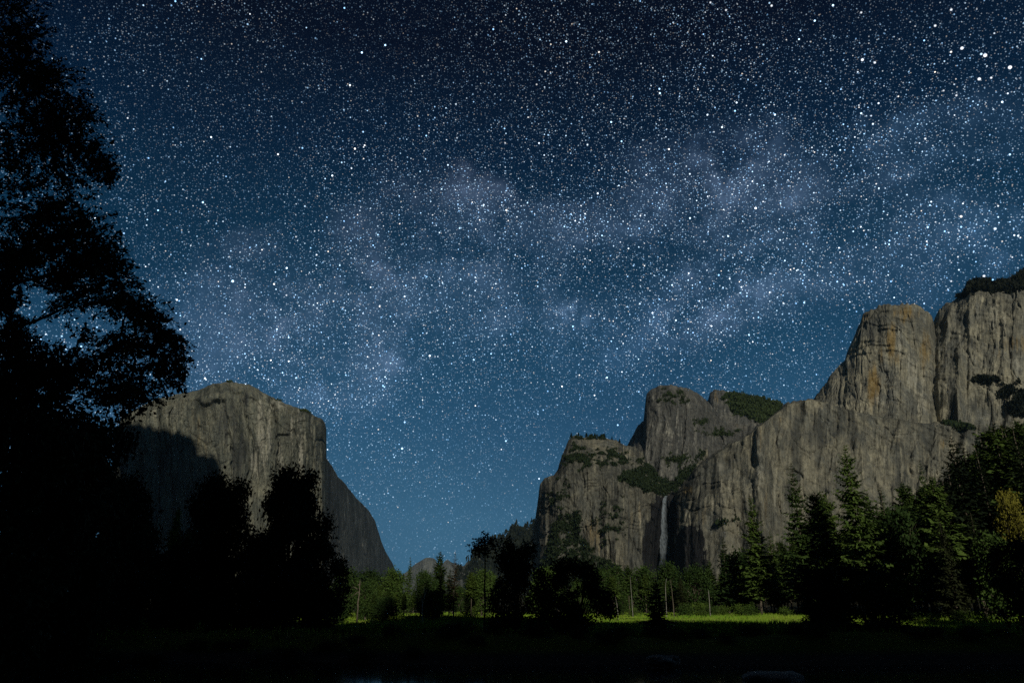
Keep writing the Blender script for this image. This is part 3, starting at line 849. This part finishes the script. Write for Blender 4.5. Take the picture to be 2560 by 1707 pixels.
def broadleaf(seed, clumps, n_leaf, leaf, trunk_r=.022, fork=.28, flat=.8, lean=(0, 0), inner=.35):
    """unit-high broadleaf tree; clumps: (x, y, z, r)"""
    rg = np.random.default_rng(seed)
    tr, cr = Acc(), Acc()
    top = np.array([lean[0], lean[1], fork])
    tz = np.linspace(0, 1, 6)[:, None]
    p = tz * top + np.concatenate([[[0, 0, 0]], rg.normal(0, .006, (5, 3)) * [1, 1, 0]])
    tr.tube(p, trunk_r * (1.25 - .5 * tz[:, 0]), 8)
    tot = sum(c[3] ** 2 for c in clumps)
    for c in clumps:
        cc = np.array(c[:3])
        mid = top * .5 + cc * .5 + rg.normal(0, .02, 3) + [0, 0, .03]
        s = np.linspace(0, 1, 7)[:, None]
        pth = p[-1] * (1 - s) ** 2 + 2 * mid * s * (1 - s) + cc * s * s
        tr.tube(pth, trunk_r * (.55 - .47 * s[:, 0]), 5)
        for q in range(5):
            e = cc + rand_unit(rg, 1)[0] * c[3] * .8
            s2 = np.linspace(0, 1, 4)[:, None]
            tr.tube(pth[4] * (1 - s2) + e * s2 + rg.normal(0, .004, (4, 3)), trunk_r * (.14 - .11 * s2[:, 0]), 4)
        n = int(n_leaf * c[3] ** 2 / tot)
        # leaves gather in sprays, so that gaps stay open between them
        nsp = max(6, n // 14)
        dd = rand_unit(rg, nsp)
        rr = c[3] * (inner + (1 - inner) * rg.random(nsp) ** .6) * (1 + .22 * vnoise(dd[:, 0] * 3 + c[0] * 50, dd[:, 1] * 3, dd[:, 2] * 3, seed))
        sp = cc + dd * rr[:, None] * [1, 1, flat]
        k = rg.integers(0, nsp, n)
        C = sp[k] + rg.normal(0, leaf * 1.1, (n, 3))
        ax = norm(dd[k] * .7 + rand_unit(rg, n) + [0, 0, -.25])
        bv = norm(np.cross(ax, rand_unit(rg, n)))
        l = leaf * rg.uniform(.7, 1.4, n)
        cr.leaves(C, ax, bv, l, l * .55)
    return tr, cr

def lobes(seed, n, rx, z0, z1, r):
    rg = np.random.default_rng(seed)
    out = []
    for i in range(n):
        t = (i + rg.random()) / n
        zz = z0 + (z1 - z0) * t
        w = rx * math.sin(math.pi * min(1, .22 + .70 * t)) ** .7
        a = i * 2.4 + rg.normal(0, .4)
        rad = w * rg.uniform(.25, 1.0)
        out.append((rad * math.cos(a), rad * math.sin(a), zz, r * rg.uniform(.6, 1.35)))
    return out

PROTO = {}
def proto(key, pair, bark, leaf):
    tr, cr = pair
    PROTO[key] = (tr.mesh('trunk_' + key, bark, True), cr.mesh('crown_' + key, leaf))

for k in range(4):
    proto('fir%d' % k, conifer(200 + k, .10 + .03 * k, .165 + .014 * k, 54, 7, .40, .2, .74), M_BARK, M_FIR)
for k in range(3):
    proto('pine%d' % k, conifer(220 + k, .34 + .07 * k, .150 + .012 * k, 40, 7, .42, .42, .55, 1.35), M_BARK, M_PINE)
for k in range(3):
    proto('darkfir%d' % k, conifer(213 + k, .14 + .03 * k, .165 + .014 * k, 52, 7, .40, .2, .74), M_BARK, M_FIRD)
proto('brown0', conifer(230, .22, .13, 40, 5, .5, .3, .7, .8), M_BARK, M_BROWN)
for k in range(4):
    proto('leaf%d' % k, broadleaf(240 + k, lobes(240 + k, 24, .25 + .03 * k, .12, .91, .110), 6000, .040, fork=.20), M_BARK, M_LEAF)
proto('yellow0', broadleaf(250, lobes(250, 18, .15, .45, .92, .085), 6500, .022, fork=.3), M_BARK, M_LEAFY)
for k in range(3):
    proto('oak%d' % k, broadleaf(260 + k, lobes(260 + k, 40, .30 + .03 * k, .10, .93, .088), 26000, .024, .020, .20, inner=.1), M_BARKD, M_OAK)
for k in range(3):
    proto('looseoak%d' % k, broadleaf(300 + k, lobes(300 + k, 30, .34 + .04 * k, .10, .95, .085), 13000, .032, .016, .16, inner=.05), M_BARKD, M_OAK)
proto('sapling0', broadleaf(310, [(.03, 0, .97, .03), (-.06, .02, .95, .035), (-.10, 0, .90, .03), (.06, 0, .92, .03), (.0, .03, .90, .035), (.12, -.02, .88, .03), (.08, .02, .84, .035), (-.03, 0, .82, .03)], 700, .028, .008, .80, inner=.1), M_BARKD, M_OAK)
proto('youngfir0', conifer(270, .04, .24, 46, 7, .35, .25, .8, 1.2), M_BARKD, M_OAK)
for k in range(3):
    proto('shrub%d' % k, broadleaf(280 + k, lobes(280 + k, 12, .55, .15, .75, .30), 1500, .075, .02, .08), M_BARKD, M_SHRUB)
proto('darkshrub0', broadleaf(290, lobes(290, 12, .55, .15, .75, .28), 2600, .055, .02, .08), M_BARKD, M_OAK)

rs = random.Random(9)
def plant(name, key, x, y, height, wide, label, cat, group=None, z=None, lean=0.0):
    e = bpy.data.objects.new(name, None)
    COL.objects.link(e)
    if z is None:
        z = float(ground_height(x, y)) - .12
    e.location = (x, y, z)
    e.rotation_euler = (0, lean, 0) if lean else (0, 0, 0)
    e.empty_display_size = .5
    tag(e, label, cat, group)
    a = rs.random() * 6.28
    for part, me in zip(('trunk', 'crown'), PROTO[key]):
        o = bpy.data.objects.new(part, me)
        COL.objects.link(o)
        o.parent = e
        o.rotation_euler = (0, 0, a)
        o.scale = (height * wide, height * wide, height)
    return e

def tree(name, key, px, top, depth, wide, label, cat='tree', group=None, z=None, lean=0.0):
    p = at(px, top, depth)
    zz = float(ground_height(p[0], depth)) if z is None else z
    return plant(name, key, float(p[0]), depth, float(p[2]) - zz, wide, label, cat, group, zz - .1, lean)

# --- the lit forest beyond the meadow, tree by tree from left to right
T = tree
T('pine_tree', 'pine2', 447, 1268, 160, 0.36, 'slim tall pine with a bare trunk left of the two black oaks')
T('broadleaf_tree', 'leaf1', 500, 1305, 165, 1.1, 'green leafy tree just right of the slim bare trunked pine')
T('broadleaf_tree', 'leaf0', 872, 1418, 165, 1.1, 'leafy green tree at the left end of the lit meadow strip')
T('broadleaf_tree', 'leaf2', 930, 1420, 185, 1.2, 'round leafy tree behind the small bright fir')
T('fir_tree', 'fir3', 937, 1478, 140, 1.29, 'small bright green fir at the left meadow edge')
T('broadleaf_tree', 'leaf3', 968, 1488, 138, 1.5, 'low yellowish green leafy tree right of the small bright fir')
T('broadleaf_tree', 'leaf1', 985, 1415, 175, 1.1, 'tall leafy tree behind the meadow left of the white forked trunk')
T('fir_tree', 'fir0', 1026, 1389, 215, 0.65, 'narrow dark fir spire standing against the sky near the small dome')
T('broadleaf_tree', 'leaf0', 1062, 1424, 165, .9, 'dark leafy tree right behind the white forked trunk')
T('pine_tree', 'pine0', 1101, 1377, 175, 0.86, 'dense pine rising above the far dome skyline')
T('dead_conifer', 'brown0', 1138, 1377, 160, 1.0, 'brown half dead conifer with a spiky top in the gap')
T('broadleaf_tree', 'leaf2', 1085, 1470, 150, 1.3, 'dark leafy tree at the foot of the brown conifer')
T('pine_tree', 'pine2', 1180, 1428, 170, 1.03, 'small pine right of the brown conifer under the far ridge')
T('broadleaf_tree', 'leaf3', 1205, 1420, 180, 1.0, 'leafy tree left of the black round tree in the gap')
T('broadleaf_tree', 'leaf1', 845, 1496, 132, 1.6, 'low brownish green leafy tree beside the bare grey snag')
T('broadleaf_tree', 'leaf0', 1365, 1415, 190, 1.1, 'leafy tree between the two black trees under the front cliff')
T('broadleaf_tree', 'leaf2', 1490, 1418, 200, 1.1, 'leafy tree at the cliff foot right of the wide black tree')
T('broadleaf_tree', 'leaf1', 1530, 1408, 205, 1.0, 'leafy tree with a pale leaning stake below it')
T('pine_tree', 'pine1', 1568, 1410, 205, 0.86, 'small pine left of the waterfall foot')
T('broadleaf_tree', 'leaf3', 1610, 1412, 215, 1.0, 'leafy tree straight under the dark recess of the waterfall')
T('broadleaf_tree', 'leaf0', 1668, 1402, 215, .9, 'leafy tree covering the foot of the waterfall')
T('young_fir', 'youngfir0', 1700, 1438, 185, .85, 'small black fir right of the waterfall foot')
T('broadleaf_tree', 'leaf2', 1735, 1408, 205, 1.1, 'bright green leafy tree above the meadow bushes')
T('pine_tree', 'pine0', 1770, 1398, 210, 0.86, 'green pine left of the pointed fir by the wall')
T('fir_tree', 'fir1', 1806, 1338, 205, 0.86, 'pointed green fir with a thin pale trunk left of the big firs')
T('broadleaf_tree', 'leaf1', 1838, 1370, 215, 1.0, 'bright leafy tree between the pointed fir and the broad fir')
T('fir_tree', 'fir2', 1873, 1236, 195, 0.82, 'broad tall fir left of the dark slender fir')
T('fir_tree', 'fir0', 1925, 1322, 215, 0.86, 'shorter fir tucked between the two tall firs')
T('fir_tree', 'fir1', 1977, 1154, 180, 0.73, 'tall slender dark fir against the grey wall')
T('pine_tree', 'pine2', 2032, 1229, 180, 0.82, 'flat topped pine right of the slender dark fir')
T('pine_tree', 'pine1', 2056, 1226, 185, 0.77, 'second flat topped pine with a pale bare trunk')
T('fir_tree', 'fir3', 2112, 1103, 165, 0.69, 'tallest free standing fir with a ragged crown before the wall')
T('pine_tree', 'pine0', 2168, 1230, 170, 0.77, 'rounded pine right of the tallest fir')
T('fir_tree', 'fir0', 2200, 1213, 172, 0.82, 'narrow fir with a notched top right of the rounded pine')
T('broadleaf_tree', 'leaf2', 2230, 1262, 168, .8, 'bright green broad crowned tree before the right firs')
T('pine_tree', 'pine2', 2258, 1208, 190, 0.86, 'dark bushy pine left of the thin fir spire')
T('fir_tree', 'fir1', 2297, 1148, 175, 0.52, 'thin fir spire before the orange stained rock')
T('pine_tree', 'pine1', 2330, 1190, 150, 0.82, 'pine with a long pale trunk leaning beside the black young fir')
T('fir_tree', 'darkfir2', 2372, 1083, 155, 0.77, 'massive dark fir below the orange stained rock')
T('fir_tree', 'darkfir0', 2440, 1120, 165, 0.73, 'dark fir right of the massive fir')
T('fir_tree', 'darkfir1', 2478, 1045, 190, 0.60, 'high fir top beneath the ledge of the right end wall')
T('fir_tree', 'darkfir1', 2535, 1060, 160, 0.77, 'big dark fir near the right picture edge')
T('yellow_tree', 'yellow0', 2512, 1215, 158, .55, 'yellow leaved tree glowing between dark firs at the right edge')
T('young_fir', 'youngfir0', 2345, 1290, 140, .65, 'black young fir right of the pale leaning trunk')
T('fir_tree', 'darkfir0', 2590, 1100, 140, 0.77, 'dark fir cut by the right picture edge')
T('pine_tree', 'darkfir2', 2425, 1280, 150, 0.69, 'dim fir below the massive dark fir')
T('broadleaf_tree', 'leaf0', 2470, 1330, 145, .9, 'dim leafy tree below the yellow leaved tree')

# --- further trees that only fill the wood
prof = [(840, 1440), (960, 1425), (1040, 1425), (1110, 1410), (1170, 1435), (1260, 1425), (1350, 1430), (1480, 1432), (1560, 1425), (1700, 1422), (1780, 1405), (1850, 1350), (1950, 1320), (2020, 1290), (2100, 1280), (2200, 1270), (2280, 1240), (2360, 1150), (2420, 1090), (2500, 1050), (2560, 1030), (2650, 1020)]
fill = [(820, 1230, 40, 140, 260, 'tree in the dense wood left of the far ridge foot', 'wood left of the gap'),
        (1340, 1700, 40, 190, 330, 'tree in the dense wood below the front cliff and waterfall', 'wood below the waterfall'),
        (1700, 2010, 36, 205, 330, 'tree in the lit wood behind the bright meadow bushes', 'wood behind the meadow'),
        (2000, 2290, 36, 180, 300, 'conifer in the dim wood behind the tallest fir', 'wood behind the tallest fir'),
        (2290, 2578, 54, 165, 300, 'conifer in the dark wood at the right picture edge', 'dark wood on the right')]
ANCH = [(850, 'the bare grey snag'), (937, 'the small bright fir'), (985, 'the tall leafy meadow tree'), (1026, 'the narrow fir spire'), (1057, 'the white forked trunk'),
        (1101, 'the dense pine in the gap'), (1138, 'the brown half dead conifer'), (1180, 'the small ridge foot pine'), (1220, 'the black tree in the gap'), (1365, 'the front cliff foot'), (1440, 'the wide black tree'),
        (1490, 'the leafy cliff foot tree'), (1541, 'the leaning stake'), (1578, 'the thin pale trunk'), (1610, 'the wet recess'), (1660, 'the waterfall foot'), (1700, 'the small black fir'),
        (1735, 'the tall bright bush'), (1770, 'the green pine by the bushes'), (1806, 'the pointed green fir'), (1838, 'the bright leafy tree'), (1873, 'the broad tall fir'), (1925, 'the shorter tucked fir'),
        (1977, 'the slender dark fir'), (2032, 'the first flat topped pine'), (2056, 'the second flat topped pine'), (2112, 'the tallest free standing fir'), (2168, 'the rounded pine'), (2200, 'the notched fir'),
        (2230, 'the broad crowned green tree'), (2258, 'the dark bushy pine'), (2297, 'the thin fir spire'), (2330, 'the pale leaning trunk'), (2372, 'the massive dark fir'), (2440, 'the second dark fir'),
        (2478, 'the high fir top'), (2512, 'the yellow leaved tree'), (2535, 'the big right edge fir'), (2590, 'the cut edge fir')]
stand = {}
for x0, x1, n, d0, d1, lab, grp in fill:
    for i in range(n):
        px = x0 + (x1 - x0) * (i + rs.random()) / n
        d = d0 + (d1 - d0) * rs.random()
        line = np.interp(px, [q[0] for q in prof], [q[1] for q in prof])
        top = line + rs.uniform(2, 60)
        kind = rs.choice(['fir0', 'fir1', 'fir2', 'fir3', 'pine0', 'pine1', 'pine2', 'darkfir0', 'darkfir1', 'leaf2'] if 'conifer' not in lab else ['fir0', 'fir1', 'fir2', 'fir3', 'pine0', 'pine2'])
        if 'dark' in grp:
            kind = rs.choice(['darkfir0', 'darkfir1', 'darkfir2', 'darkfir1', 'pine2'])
        ax_, an = min(ANCH, key=lambda a: abs(a[0] - px))
        rel = 'behind' if abs(ax_ - px) < 9 else ('just left of' if px < ax_ else 'just right of')
        size = 'low' if top > line + 32 else 'taller'
        sp_ = {'f': 'fir', 'd': 'dark fir', 'p': 'pine', 'l': 'leafy tree'}[kind[0]]
        stand.setdefault((size, sp_, rel, an), []).append((d, px, top, kind, grp))
for (size, sp_, rel, an), ts in stand.items():
    for k, (d, px, top, kind, grp) in enumerate(sorted(ts)):
        tree({'f': 'fir_tree', 'd': 'fir_tree', 'p': 'pine_tree', 'l': 'broadleaf_tree'}[kind[0]], kind, px, top, d, rs.uniform(.78, 1.1),
             '%s %s %sin the wood %s %s' % (size, sp_, ('', 'deeper ', 'rearmost ', 'hindmost ')[min(k, 3)], rel, an), 'tree', grp)

# --- black trees on the far bank, in shade
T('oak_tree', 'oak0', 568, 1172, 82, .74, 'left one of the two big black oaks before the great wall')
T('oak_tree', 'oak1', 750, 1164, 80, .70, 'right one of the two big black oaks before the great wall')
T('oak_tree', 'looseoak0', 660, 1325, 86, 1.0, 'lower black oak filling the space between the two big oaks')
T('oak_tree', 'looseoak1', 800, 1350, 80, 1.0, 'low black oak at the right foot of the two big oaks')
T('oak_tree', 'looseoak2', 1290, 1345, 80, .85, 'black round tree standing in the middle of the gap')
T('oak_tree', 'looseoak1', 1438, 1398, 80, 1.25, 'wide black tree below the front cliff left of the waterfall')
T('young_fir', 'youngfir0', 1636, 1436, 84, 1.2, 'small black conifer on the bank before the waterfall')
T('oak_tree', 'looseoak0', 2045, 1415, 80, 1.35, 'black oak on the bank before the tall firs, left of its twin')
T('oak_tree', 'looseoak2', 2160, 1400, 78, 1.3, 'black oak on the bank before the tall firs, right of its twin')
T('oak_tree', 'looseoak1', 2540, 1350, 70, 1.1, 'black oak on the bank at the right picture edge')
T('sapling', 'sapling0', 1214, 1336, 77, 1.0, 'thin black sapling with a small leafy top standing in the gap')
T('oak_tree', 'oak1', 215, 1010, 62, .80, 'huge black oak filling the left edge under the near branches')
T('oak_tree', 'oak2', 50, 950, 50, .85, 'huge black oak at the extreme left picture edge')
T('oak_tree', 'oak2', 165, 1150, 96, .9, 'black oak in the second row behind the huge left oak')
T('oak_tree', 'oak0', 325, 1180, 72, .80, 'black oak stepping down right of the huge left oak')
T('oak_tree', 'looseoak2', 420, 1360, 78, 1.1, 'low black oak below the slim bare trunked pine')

# --- bushes along the meadow
for px, top, d, k, lab in [(1712, 1503, 178, 'shrub0', 'bright green bush at the meadow edge below the black fir'),
                           (1745, 1498, 186, 'shrub1', 'tall bright bush with pale twigs behind the meadow'),
                           (1775, 1505, 180, 'shrub2', 'rounded bright bush in the middle of the meadow edge'),
                           (1806, 1510, 184, 'shrub0', 'low green bush left of the pointed fir trunk'),
                           (1850, 1502, 182, 'shrub1', 'green bush at the foot of the broad tall fir'),
                           (1875, 1506, 176, 'shrub2', 'wide green bush right of the broad fir trunk'),
                           (1960, 1512, 168, 'shrub0', 'green bush beside the slender dark fir'),
                           (1580, 1512, 176, 'shrub1', 'dim bush under the pale leaning stake'),
                           (2270, 1522, 132, 'shrub2', 'green bush left of the right hand meadow patch'),
                           (2330, 1526, 126, 'shrub0', 'green bush in the right hand meadow patch'),
                           (2400, 1518, 134, 'shrub1', 'dim green bush below the dim fir on the right'),
                           (2450, 1524, 128, 'shrub2', 'dim green bush near the right edge of the meadow')]:
    tree('bush', k, px, top, d, rs.uniform(1.0, 1.5), lab, 'bush', 'bushes along the meadow')
for i in range(56):
    x = -50 + 108 * (i + rs.random()) / 56
    y = 67.0 + rs.uniform(-.5, 3.5) + .02 * x
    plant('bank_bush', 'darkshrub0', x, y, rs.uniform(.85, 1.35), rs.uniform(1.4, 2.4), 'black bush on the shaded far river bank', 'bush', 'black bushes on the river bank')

# --- dead and pale trunks
def stick(name, pts, depth, radius, label, mat=M_WHITE, cat='dead tree', branches=()):
    """a bare trunk through photograph points at one distance; every further stem is a branch of it"""
    P = np.array([at(px, py, depth) for px, py in pts])
    base = P[0].copy()
    base[2] = float(ground_height(base[0], depth)) - .1 if pts[0][1] > 1480 else base[2]
    P[0] = base
    radius *= .5
    s = np.linspace(0, len(P) - 1, 10)
    Q = np.stack([np.interp(s, np.arange(len(P)), P[:, i]) for i in range(3)], -1) - base
    rgs = np.random.default_rng(int(pts[0][0]))
    Q[1:] += np.cumsum(rgs.normal(0, radius * .35, (9, 3)), 0) * [1, 1, 0]
    a = Acc()
    a.tube(Q, np.linspace(radius, radius * .4, 10) * rgs.uniform(.8, 1.2, 10), 7)
    o = link(name, a.mesh(name, mat, True), None, base)
    tag(o, label, cat)
    for bp_ in branches:
        P = np.array([at(px, py, depth) for px, py in bp_]) - base
        P[-1, 1] += radius * 3
        a = Acc()
        s = np.linspace(0, len(P) - 1, 7)
        a.tube(np.stack([np.interp(s, np.arange(len(P)), P[:, i]) for i in range(3)], -1), np.linspace(radius * .6, radius * .15, 7), 5)
        link('branch', a.mesh('branch', mat, True), o)
    return o
stick('forked_white_trunk', [(1056, 1540), (1057, 1505), (1060, 1495)], 131, .26, 'white forked dead trunk at the meadow edge under the far dome',
      branches=[[(1059, 1500), (1061, 1485), (1060, 1466)], [(1060, 1497), (1065, 1480), (1068, 1466)], [(1057, 1508), (1053, 1498), (1051, 1488)]])
stick('grey_snag', [(893, 1545), (893, 1500), (896, 1450)], 134, .30, 'bare grey snag with short limbs at the left meadow end', M_BARK,
      branches=[[(894, 1480), (886, 1486), (878, 1492)], [(894, 1472), (884, 1466), (876, 1470)], [(894, 1478), (900, 1484), (904, 1486)], [(895, 1462), (900, 1458), (903, 1460)]])
stick('leaning_stake', [(1545, 1527), (1541, 1505), (1537, 1483)], 150, .12, 'thin pale leaning stake beside the wide black tree')
stick('pale_trunk', [(1581, 1512), (1578, 1480), (1575, 1440)], 168, .13, 'thin pale trunk right of the leaning stake', M_WHITE)
stick('pale_trunk', [(1664, 1500), (1664, 1470), (1667, 1445)], 176, .16, 'pale curved trunk straight under the waterfall', M_WHITE)
stick('pale_trunk', [(1683, 1505), (1680, 1480), (1678, 1448)], 176, .22, 'grey trunk right of the curved pale trunk', M_BARK)
stick('broken_limb', [(1772, 1488), (1770, 1480), (1769, 1475)], 178, .18, 'short broken white limb over the meadow bushes')
stick('skyline_snag', [(2527, 703), (2524, 688), (2520, 672)], 1462, 1.1, 'bare leaning snag on the skyline at the right edge', M_BARKD,
      branches=[[(2526, 697), (2521, 690)]])

# --- pines on the skyline of the front cliff
P, PX, PY, vm = CL[A_NAME]
ORD = 'first second third fourth fifth sixth seventh eighth ninth tenth eleventh'.split()
for i, px in enumerate([1428, 1446, 1466, 1472, 1481, 1487, 1498, 1502, 1511, 1530, 1548]):
    c = int(np.argmin(abs(PX[-1] - px)))
    q = P[-1, c]
    plant('pine_tree', ['fir0', 'fir2', 'fir3'][i % 3], float(q[0]), float(q[1]) - 4, rs.uniform(9, 15), rs.uniform(1.3, 1.9), ORD[i] + ' tiny pine from the left on the rim of the front cliff', 'tree', 'pines on the cliff rim', float(q[2]) - 2.5)

# ------------------------------------------------------------------ the near tree whose branches reach in from the left
rg = np.random.default_rng(77)
ND = 12.5
TR = Vector((-12.6, ND + .8, 2.6))
near = bpy.data.objects.new('maple_tree', None)
COL.objects.link(near)
near.location = TR
tag(near, 'near black leafy maple reaching in from the left edge', 'tree')
tr, cr = Acc(), Acc()
zz = np.linspace(0, 1, 9)
trunk = np.stack([.25 * np.sin(zz * 3), .1 * np.sin(zz * 5), zz * 16.0], -1)
tr.tube(trunk, .34 * (1 - zz * .85), 10)
sprays = [  # px, py, rx, ry, number of sprays
    (0, 40, 110, 110, 80), (50, 110, 90, 90, 60), (40, 190, 130, 90, 85), (110, 230, 110, 80, 75), (150, 310, 120, 80, 85), (190, 390, 110, 70, 75), (250, 415, 60, 45, 32), (275, 445, 36, 30, 16), (60, 350, 120, 90, 80),
    (30, 450, 90, 50, 26), (150, 470, 110, 40, 26), (110, 545, 140, 60, 75), (215, 560, 80, 55, 50), (150, 620, 160, 70, 100), (250, 640, 90, 60, 60), (300, 690, 70, 50, 42), (50, 640, 90, 80, 80), (200, 690, 110, 50, 60),
    (240, 740, 120, 50, 70), (320, 765, 90, 50, 60), (370, 805, 70, 50, 46), (415, 860, 60, 45, 38), (455, 905, 44, 36, 24), (445, 955, 44, 30, 20), (390, 930, 70, 50, 46), (345, 865, 90, 50, 55), (280, 890, 100, 55, 46),
    (15, 740, 50, 80, 80), (40, 860, 70, 70, 90), (130, 910, 120, 60, 95), (240, 960, 120, 60, 95), (350, 985, 80, 40, 40), (60, 960, 120, 80, 140), (210, 830, 60, 28, 14), (150, 705, 60, 30, 20), (300, 1000, 90, 50, 60)]
hub = np.array(TR)
LIMBS = []
for (cx, cy, rx, ry, n) in sprays:
    dep = ND + rg.uniform(-.8, .8)
    c = at(cx, cy, dep) - hub
    zt = np.clip(c[2] - 1.0 - .35 * abs(c[0]) * .5, 1.5, 15.0)
    st_ = np.array([np.interp(zt, trunk[:, 2], trunk[:, 0]), np.interp(zt, trunk[:, 2], trunk[:, 1]), zt])
    r0_ = .055
    if LIMBS and rg.random() < .8:
        cand = np.concatenate([l_[4:9] for l_ in LIMBS])
        cand = cand[cand[:, 0] < c[0] + .1]
        if len(cand):
            st_ = cand[np.argmin(np.linalg.norm(cand - c, axis=1))]
            r0_ = .022
    s = np.linspace(0, 1, 12)[:, None]
    mid = (st_ + c) / 2 + [rg.normal(0, .15), rg.normal(0, .25), rg.uniform(.0, .22) * np.linalg.norm(c - st_)]
    limb = st_ * (1 - s) ** 2 + 2 * mid * s * (1 - s) + c * s * s
    limb[1:-1] += rg.normal(0, .045, (10, 3))
    LIMBS.append(limb)
    tr.tube(limb, r0_ * (1 - s[:, 0]) ** .8 + .008, 6)
    for i in range(int(n * (2.0 if cx < 190 else 1.35))):
        a = rg.random() * 6.28
        r = math.sqrt(rg.random()) * rg.uniform(.7, 1.3)
        e = at(cx + rx * r * math.cos(a), cy + ry * r * math.sin(a), dep + rg.normal(0, .55)) - hub
        b0 = limb[rg.integers(6, 12)]
        dv = e - b0
        ln = np.linalg.norm(dv) + 1e-6
        b0 = e - dv / ln * min(ln, rg.uniform(.25, .55))
        s2 = np.linspace(0, 1, 5)[:, None]
        tw = b0 * (1 - s2) + e * s2 + [0, 0, 1] * (.05 * np.sin(s2 * 3.14)) + rg.normal(0, .012, (5, 3))
        tr.tube(tw, .007 * (1 - s2[:, 0]) + .0028, 4)
        k = int(rg.integers(9, 16))
        f = rg.random(k)
        C = b0 + (e - b0) * f[:, None] + rg.normal(0, .022, (k, 3))
        ax = norm((e - b0) / np.linalg.norm(e - b0) * .8 + rand_unit(rg, k) * .9 + [0, 0, -.2])
        bv = norm(np.cross(ax, rand_unit(rg, k)))
        l = rg.uniform(.050, .105, k)
        cr.leaves(C, ax, bv, l, l * rg.uniform(.45, .7, k))
o = link('trunk', tr.mesh('trunk', M_BARKD, True), near)
o = link('crown', cr.mesh('crown', M_OAK), near)

# ------------------------------------------------------------------ boulders and gravel at the water
def boulder(px, py, depth, size, seed, label, scale=(1.6, 1, .6)):
    bm_n = 18
    th = np.linspace(0, math.pi, bm_n)[:, None]
    ph = np.linspace(0, 2 * math.pi, 29)[None]
    d = np.stack([np.sin(th) * np.cos(ph), np.sin(th) * np.sin(ph), np.cos(th) + 0 * ph], -1)
    r = 1 + .28 * fbm(d[..., 0] * 1.4 + seed, d[..., 1] * 1.4, d[..., 2] * 1.4, seed, 4)
    V = d * r[..., None] * size * np.array(scale)
    V[:, -1] = V[:, 0]
    p = at(px, py, depth)
    me = mesh_from('boulder', V.reshape(-1, 3), [grid_faces(bm_n, 29)], M_BOULDER, True)
    o = link('boulder', me, None, (float(p[0]), depth, float(p[2])))
    tag(o, label, 'boulder')
    return o
m, t, b = material('river_rock')
pos = t.n('ShaderNodeTexCoord').outputs['Object']
n1 = t.noise(pos, 2.0, 6, .65)
t.l(t.mix(n1, (.08, .075, .07), (.26, .245, .22)), b.inputs['Base Color'])
b.inputs['Roughness'].default_value = .9
M_BOULDER = m
boulder(1652, 1652, 62, .70, 4, 'pale slanted boulder in the dark water right of centre')
boulder(1678, 1650, 63, .55, 8, 'smaller pale boulder leaning on the slanted one in the river', (1.3, 1, .75))
boulder(1935, 1698, 53, 1.3, 15, 'long pale boulder cut by the lower picture edge', (1.5, 1.2, .42))

# ------------------------------------------------------------------ unseen trees added on the hill behind the viewer to roughen its shadow edge
A = Acc()
tv = PROTO['fir1'][1]
co = np.empty(len(tv.vertices) * 3, np.float32)
tv.vertices.foreach_get('co', co)
co = co.reshape(-1, 3)
sub = np.arange(len(co) // 4)
sub = sub[::9]
quad = co.reshape(-1, 4, 3)[sub]
quad = quad.mean(1, keepdims=True) + (quad - quad.mean(1, keepdims=True)) * 3.4
rg = np.random.default_rng(8)
for i in range(330):
    x = -330 + 660 * (i + rg.random()) / 330
    y = RY + rg.normal(0, 5)
    h = rg.uniform(15, 23)
    zb = np.interp(x, hx, ridge) - 3
    VV = quad * [h * 1.5, h * 1.5, h] + [x, y, zb]
    A.add(VV.reshape(-1, 3), np.arange(len(quad) * 4).reshape(-1, 4))
o = link('shade_forest', A.mesh('shade_forest', M_FIR))
tag(o, 'unseen conifers added on the shading hill behind the viewer', 'forest', kind='stuff')
# ------------------------------------------------------------------ the night air
hz = bpy.data.materials.new('haze')
hz.use_nodes = True
hz.node_tree.nodes.clear()
t = NT(hz.node_tree)
vol = t.n('ShaderNodeVolumePrincipled')
vol.inputs['Color'].default_value = (.45, .75, 1.0, 1)
vol.inputs['Density'].default_value = HAZE
vol.inputs['Anisotropy'].default_value = 0.0
t.l(vol.outputs[0], t.n('ShaderNodeOutputMaterial').inputs['Volume'])
x0, x1, y0, y1, z0, z1 = -9400, 9400, -3300, 14400, -8, max(v.co.z for v in bpy.data.objects['shadow_wall'].data.vertices) + 25
V = [(x, y, z) for x in (x0, x1) for y in (y0, y1) for z in (z0, z1)]
o = link('haze', mesh_from('haze', V, [[(0, 1, 3, 2), (4, 6, 7, 5), (0, 4, 5, 1), (2, 3, 7, 6), (0, 2, 6, 4), (1, 5, 7, 3)]], hz))
tag(o, 'thin bluish night haze filling the valley', 'haze', kind='stuff')
print('tris', sum(len(m_.polygons) for m_ in bpy.data.meshes))
